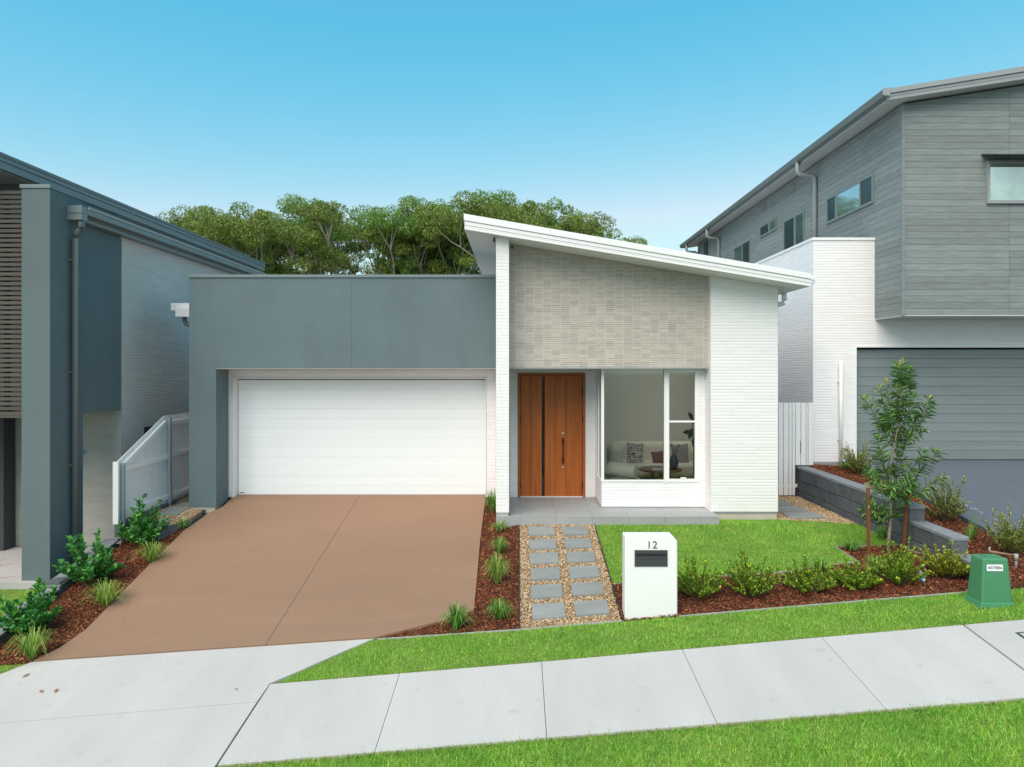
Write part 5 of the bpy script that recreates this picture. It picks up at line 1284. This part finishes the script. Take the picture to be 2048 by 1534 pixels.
for j in range(14):
    a = rr.uniform(0, 6.28); q = Vector((3.22+math.cos(a)*rr.uniform(.03, .14), 14.1+math.sin(a)*0.1, 0.70+rr.uniform(.03, .22)))
    b.tube([(3.22, 14.1, 0.68), q], 0.003, 4); b.lathe(q, [(0.003, -0.02), (0.02, 0), (0.003, 0.02)], 6)
b.build('dried_stems', M['cushion_grey'], vs, recalc=False)
ip = thing('indoor_plant', (3.42, 13.4, 0), 'dark broad-leaved plant behind the narrow window pane', 'plant')
MB().tube([(3.45, 13.4, 0.0), (3.45, 13.4, 0.9), (3.42, 13.4, 1.45)], [0.015, 0.012, 0.006], 6).build('stem', M['twig'], ip)
MB().lathe((3.45, 13.4, 0.001), [(0.12, 0), (0.16, 0.3), (0.14, 0.3), (0.10, 0.28)], 18).build('pot', M['book'], ip)
def ovate(c, d, n, L, W):
    b = MB(); d = Vector(d).normalized(); n = Vector(n); s = d.cross(n).normalized(); n = s.cross(d)
    k = 8; L_ = []; R_ = []
    for i in range(k+1):
        t = i/k; w_ = W*math.sin(math.pi*min(1, t*0.94+0.03))**0.8/2
        q = Vector(c)+d*L*t-n*0.12*L*t*t
        b.v += [tuple(q+s*w_+n*w_*.25), tuple(q), tuple(q-s*w_+n*w_*.25)]
        if i:
            o = (i-1)*3; b.f += [(o, o+1, o+4, o+3), (o+1, o+2, o+5, o+4)]
    return b
for (c, d, L, W) in (((3.42, 13.35, 1.22), (-1, -.2, .05), 0.20, 0.10), ((3.42, 13.4, 1.3), (-.3, -.2, -.9), 0.22, 0.10), ((3.42, 13.4, 1.40), (.6, -.2, .6), 0.2, 0.1), ((3.43, 13.4, 1.1), (.2, -.3, -.9), 0.24, 0.11), ((3.43, 13.4, 1.45), (-.4, 0, .9), .18, .09)):
    ovate(c, d, (0.1, -1, 0.4), L, W).build('leaf', M['leaf_indoor'], ip, smooth=True, recalc=False)

# ------------------------------------------------------------------ fallen leaves on the concrete
for (px_, py_, L, lab) in ((60, 1352, 0.085, 'curled dry leaf near the driveway corner'), (80, 1386, 0.075, 'left of two dry leaves low on the concrete crossing'), (115, 1383, 0.075, 'right of two dry leaves low on the concrete crossing'),
                           (246, 1245, 0.07, 'dry leaf on the brown driveway near the mulch'), (470, 1386, 0.04, 'tiny dry leaf on the crossing near the footpath joint')):
    q = hit(px_, py_); q.z += 0.034
    a = (px_*7 % 63)/10
    b = ovate(q, (math.cos(a), math.sin(a), 0.12), (0, 0.2, 1), L, L*0.42)
    b.v = [(x_, y_, tz(x_, y_)+0.034+max(0, z_-q.z)*0.5) for x_, y_, z_ in b.v]
    tag(b.build('fallen_leaf', M['dry_leaf'], smooth=True, recalc=False), lab, 'leaf', 'dry leaves on the concrete')

# ================================================================== STUFF: turf, mulch, gravel
def turf(poly, density, label, lo=0.022, hi=0.048, name='grass'):
    x, y = scatter(poly, density); n = len(x); x = x+RNG.normal(0, 0.009, n); y = y+RNG.normal(0, 0.009, n)
    z = terr(x, y)
    # patchy growth: longer and denser clumps in soft patches
    k = 0.5+0.5*np.sin(x*5.1+1.7*np.sin(y*4.3))*np.sin(y*6.3+1.3*np.sin(x*3.7))
    keep = RNG.uniform(0, 1, n) < 0.72+0.28*k; x, y, z, k = x[keep], y[keep], z[keep], k[keep]; n = len(x)
    a = RNG.uniform(0, 2*np.pi, n); L = RNG.uniform(lo, hi, n)*(0.8+0.35*k); le = RNG.uniform(0.25, 1.35, n); L = np.where(RNG.uniform(0, 1, n) < 0.06, L*1.7, L)
    d = np.stack([np.cos(a)*np.sin(le), np.sin(a)*np.sin(le), np.cos(le)], 1)
    b_ = a+RNG.uniform(-1, 1, n)+np.pi/2; s = np.stack([np.cos(b_), np.sin(b_), np.zeros(n)], 1)*(RNG.uniform(0.0022, 0.0042, n)[:, None])
    c = np.stack([x, y, z-0.003], 1)
    v = np.stack([c-s, c+s, c+d*L[:, None]], 1).reshape(-1, 3)
    f = np.arange(3*n).reshape(-1, 3)
    o = tri_mesh(name, v, f, M['grass'], None, org=(float(x.mean()), float(y.mean()), float(z.mean())))
    tag(o, label, 'grass', kind='stuff')
turf([(p[0], max(p[1], 4.2)) for p in LAWN_FRONT], 13000, 'bright green turf in front of the footpath', 0.024, 0.058)
turf(LAWN_STRIP, 10000, 'bright green turf strip between footpath and garden')
turf(LAWN_UP, 8500, 'bright green lawn in front of the house')
turf(LAWN_SIDE, 5000, 'green turf at the lower left beside the crossing')
turf(LAWN_LEFT, 5000, 'olive turf in front of the left house')

def chips(poly, density, label, holes=()):
    x, y = scatter(poly, density, holes); n = len(x)
    z = terr(x, y)+RNG.uniform(-0.004, 0.016, n)+0.010*np.sin(x*9)*np.sin(y*8)
    u, v_, w_ = rot_basis(n, 0.35)
    L = RNG.uniform(0.012, 0.042, n)[:, None]; W = RNG.uniform(0.004, 0.010, n)[:, None]; T = RNG.uniform(0.002, 0.005, n)[:, None]
    c = np.stack([x, y, z], 1)
    P = [c-u*L+0*v_, c+v_*W-w_*T, c-v_*W-w_*T, c+u*L, c+w_*T+v_*W*0.3, c+w_*T-u*L*0.5]
    vv = np.stack(P, 1).reshape(-1, 3); k = np.arange(n)[:, None]*6
    tri = np.array([[0, 2, 4], [2, 3, 4], [3, 1, 4], [1, 0, 4], [0, 1, 2], [1, 3, 2]])
    f = (k[:, :, None]+tri[None]).reshape(-1, 3)
    o = tri_mesh('mulch', vv, f, M['mulch'], None, org=(float(x.mean()), float(y.mean()), float(z.mean())))
    tag(o, label, 'mulch', kind='stuff')
chips(BED_LEFT, 4200, 'dark red bark mulch in the bed left of the driveway')
chips(BED_MID, 4200, 'dark red bark mulch between driveway and stepping stones')
chips(BED_RIGHT, 3800, 'dark red bark mulch under the shrub row')
chips(BED_FAR, 3600, 'dark red bark mulch behind the block wall')

ICO = bmesh.new(); bmesh.ops.create_icosphere(ICO, subdivisions=1, radius=1.0)
IV = np.array([v.co[:] for v in ICO.verts]); IF = np.array([[v.index for v in f.verts] for f in ICO.faces]); ICO.free()
def pebbles(poly, density, label, zf=None, holes=()):
    x, y = scatter(poly, density, holes); n = len(x)
    z = (terr(x, y) if zf is None else np.array([zf(a_, b_) for a_, b_ in zip(x, y)])) + RNG.uniform(-0.004, 0.008, n)
    u, v_, w_ = rot_basis(n, 0.3)
    r = RNG.uniform(0.006, 0.0145, n); s = np.stack([r*RNG.uniform(0.9, 1.5, n), r, r*RNG.uniform(0.55, 0.9, n)], 1)
    j = IV[None]*RNG.uniform(0.8, 1.15, (n, len(IV), 1))
    vv = (np.stack([x, y, z], 1)[:, None] + j[:, :, :1]*s[:, None, :1]*u[:, None] + j[:, :, 1:2]*s[:, None, 1:2]*v_[:, None] + j[:, :, 2:]*s[:, None, 2:]*w_[:, None]).reshape(-1, 3)
    f = (np.arange(n)[:, None, None]*len(IV)+IF[None]).reshape(-1, 3)
    o = tri_mesh('gravel', vv, f, M['pebble'], None, org=(float(x.mean()), float(y.mean()), float(z.mean())))
    tag(o, label, 'gravel', kind='stuff')
pebbles(PATH, 4200, 'tan pebbles around the stepping stones', holes=PAV[:12])
pebbles(SIDE_R, 3200, 'tan pebbles around the pavers at the side gate', holes=PAV[12:15])
pebbles(SIDE_L, 3200, 'tan pebbles around the pavers beside the paling fence', zl, holes=PAV[15:])

# dry thatch along the cut turf edges, and orange leaf litter in the left bed
def edge_turf(poly, density, label):
    x, y = scatter(poly, density); n = len(x); z = terr(x, y)+0.004
    a = RNG.uniform(0, 2*np.pi, n); L = RNG.uniform(0.012, 0.035, n); le = RNG.uniform(0.7, 1.5, n)
    d = np.stack([np.cos(a)*np.sin(le), np.sin(a)*np.sin(le), np.cos(le)], 1)
    s_ = np.stack([-np.sin(a), np.cos(a), np.zeros(n)], 1)*0.0022
    c = np.stack([x, y, z], 1)+np.stack([np.zeros(n), np.zeros(n), np.full(n, 0.006)], 1)
    v = np.stack([c-s_, c+s_, c+d*L[:, None]], 1).reshape(-1, 3)
    o = tri_mesh('turf_edge', v, np.arange(3*n).reshape(-1, 3), M['thatch'], None, org=(float(x.mean()), float(y.mean()), float(z.mean())))
    tag(o, label, 'grass', kind='stuff')
edge_turf([(-2.66, Y2+.002), (9.9, Y2+.002), (9.9, Y2+.04), (-2.62, Y2+.04)], 9000, 'dry turf edge along the far side of the footpath')
edge_turf([(-2.67, Y3-.045), (9.9, Y3-.045), (9.9, Y3-.002), (-2.67, Y3-.002)], 9000, 'dry turf edge along the near side of the footpath')
def litter(poly, density, label):
    x, y = scatter(poly, density); n = len(x)
    k = np.sin(x*6.1+2.0)*np.sin(y*5.3+0.7) > 0.15; x, y = x[k], y[k]; n = len(x); z = terr(x, y)+RNG.uniform(0.014, 0.026, n)
    u, v_, w_ = rot_basis(n, 0.3)
    v, f = leaf_arrays(np.stack([x, y, z], 1), u, w_, RNG.uniform(0.02, 0.05, n), RNG.uniform(0.010, 0.020, n), 0.2, 0.1)
    o = tri_mesh('leaf_litter', v, f, M['litter'], None, org=(float(x.mean()), float(y.mean()), float(z.mean())))
    tag(o, label, 'leaf litter', kind='stuff')
litter([(-6.5, 8.3), (-5.9, 8.3), (-5.66, 8.9), (-5.7, 9.7), (-6.2, 9.5)], 420, 'orange dry leaves scattered over the left mulch bed')
litter(BED_MID, 45, 'few orange dry leaves between driveway and stepping stones')
litter(BED_RIGHT, 25, 'few orange dry leaves under the shrub row')
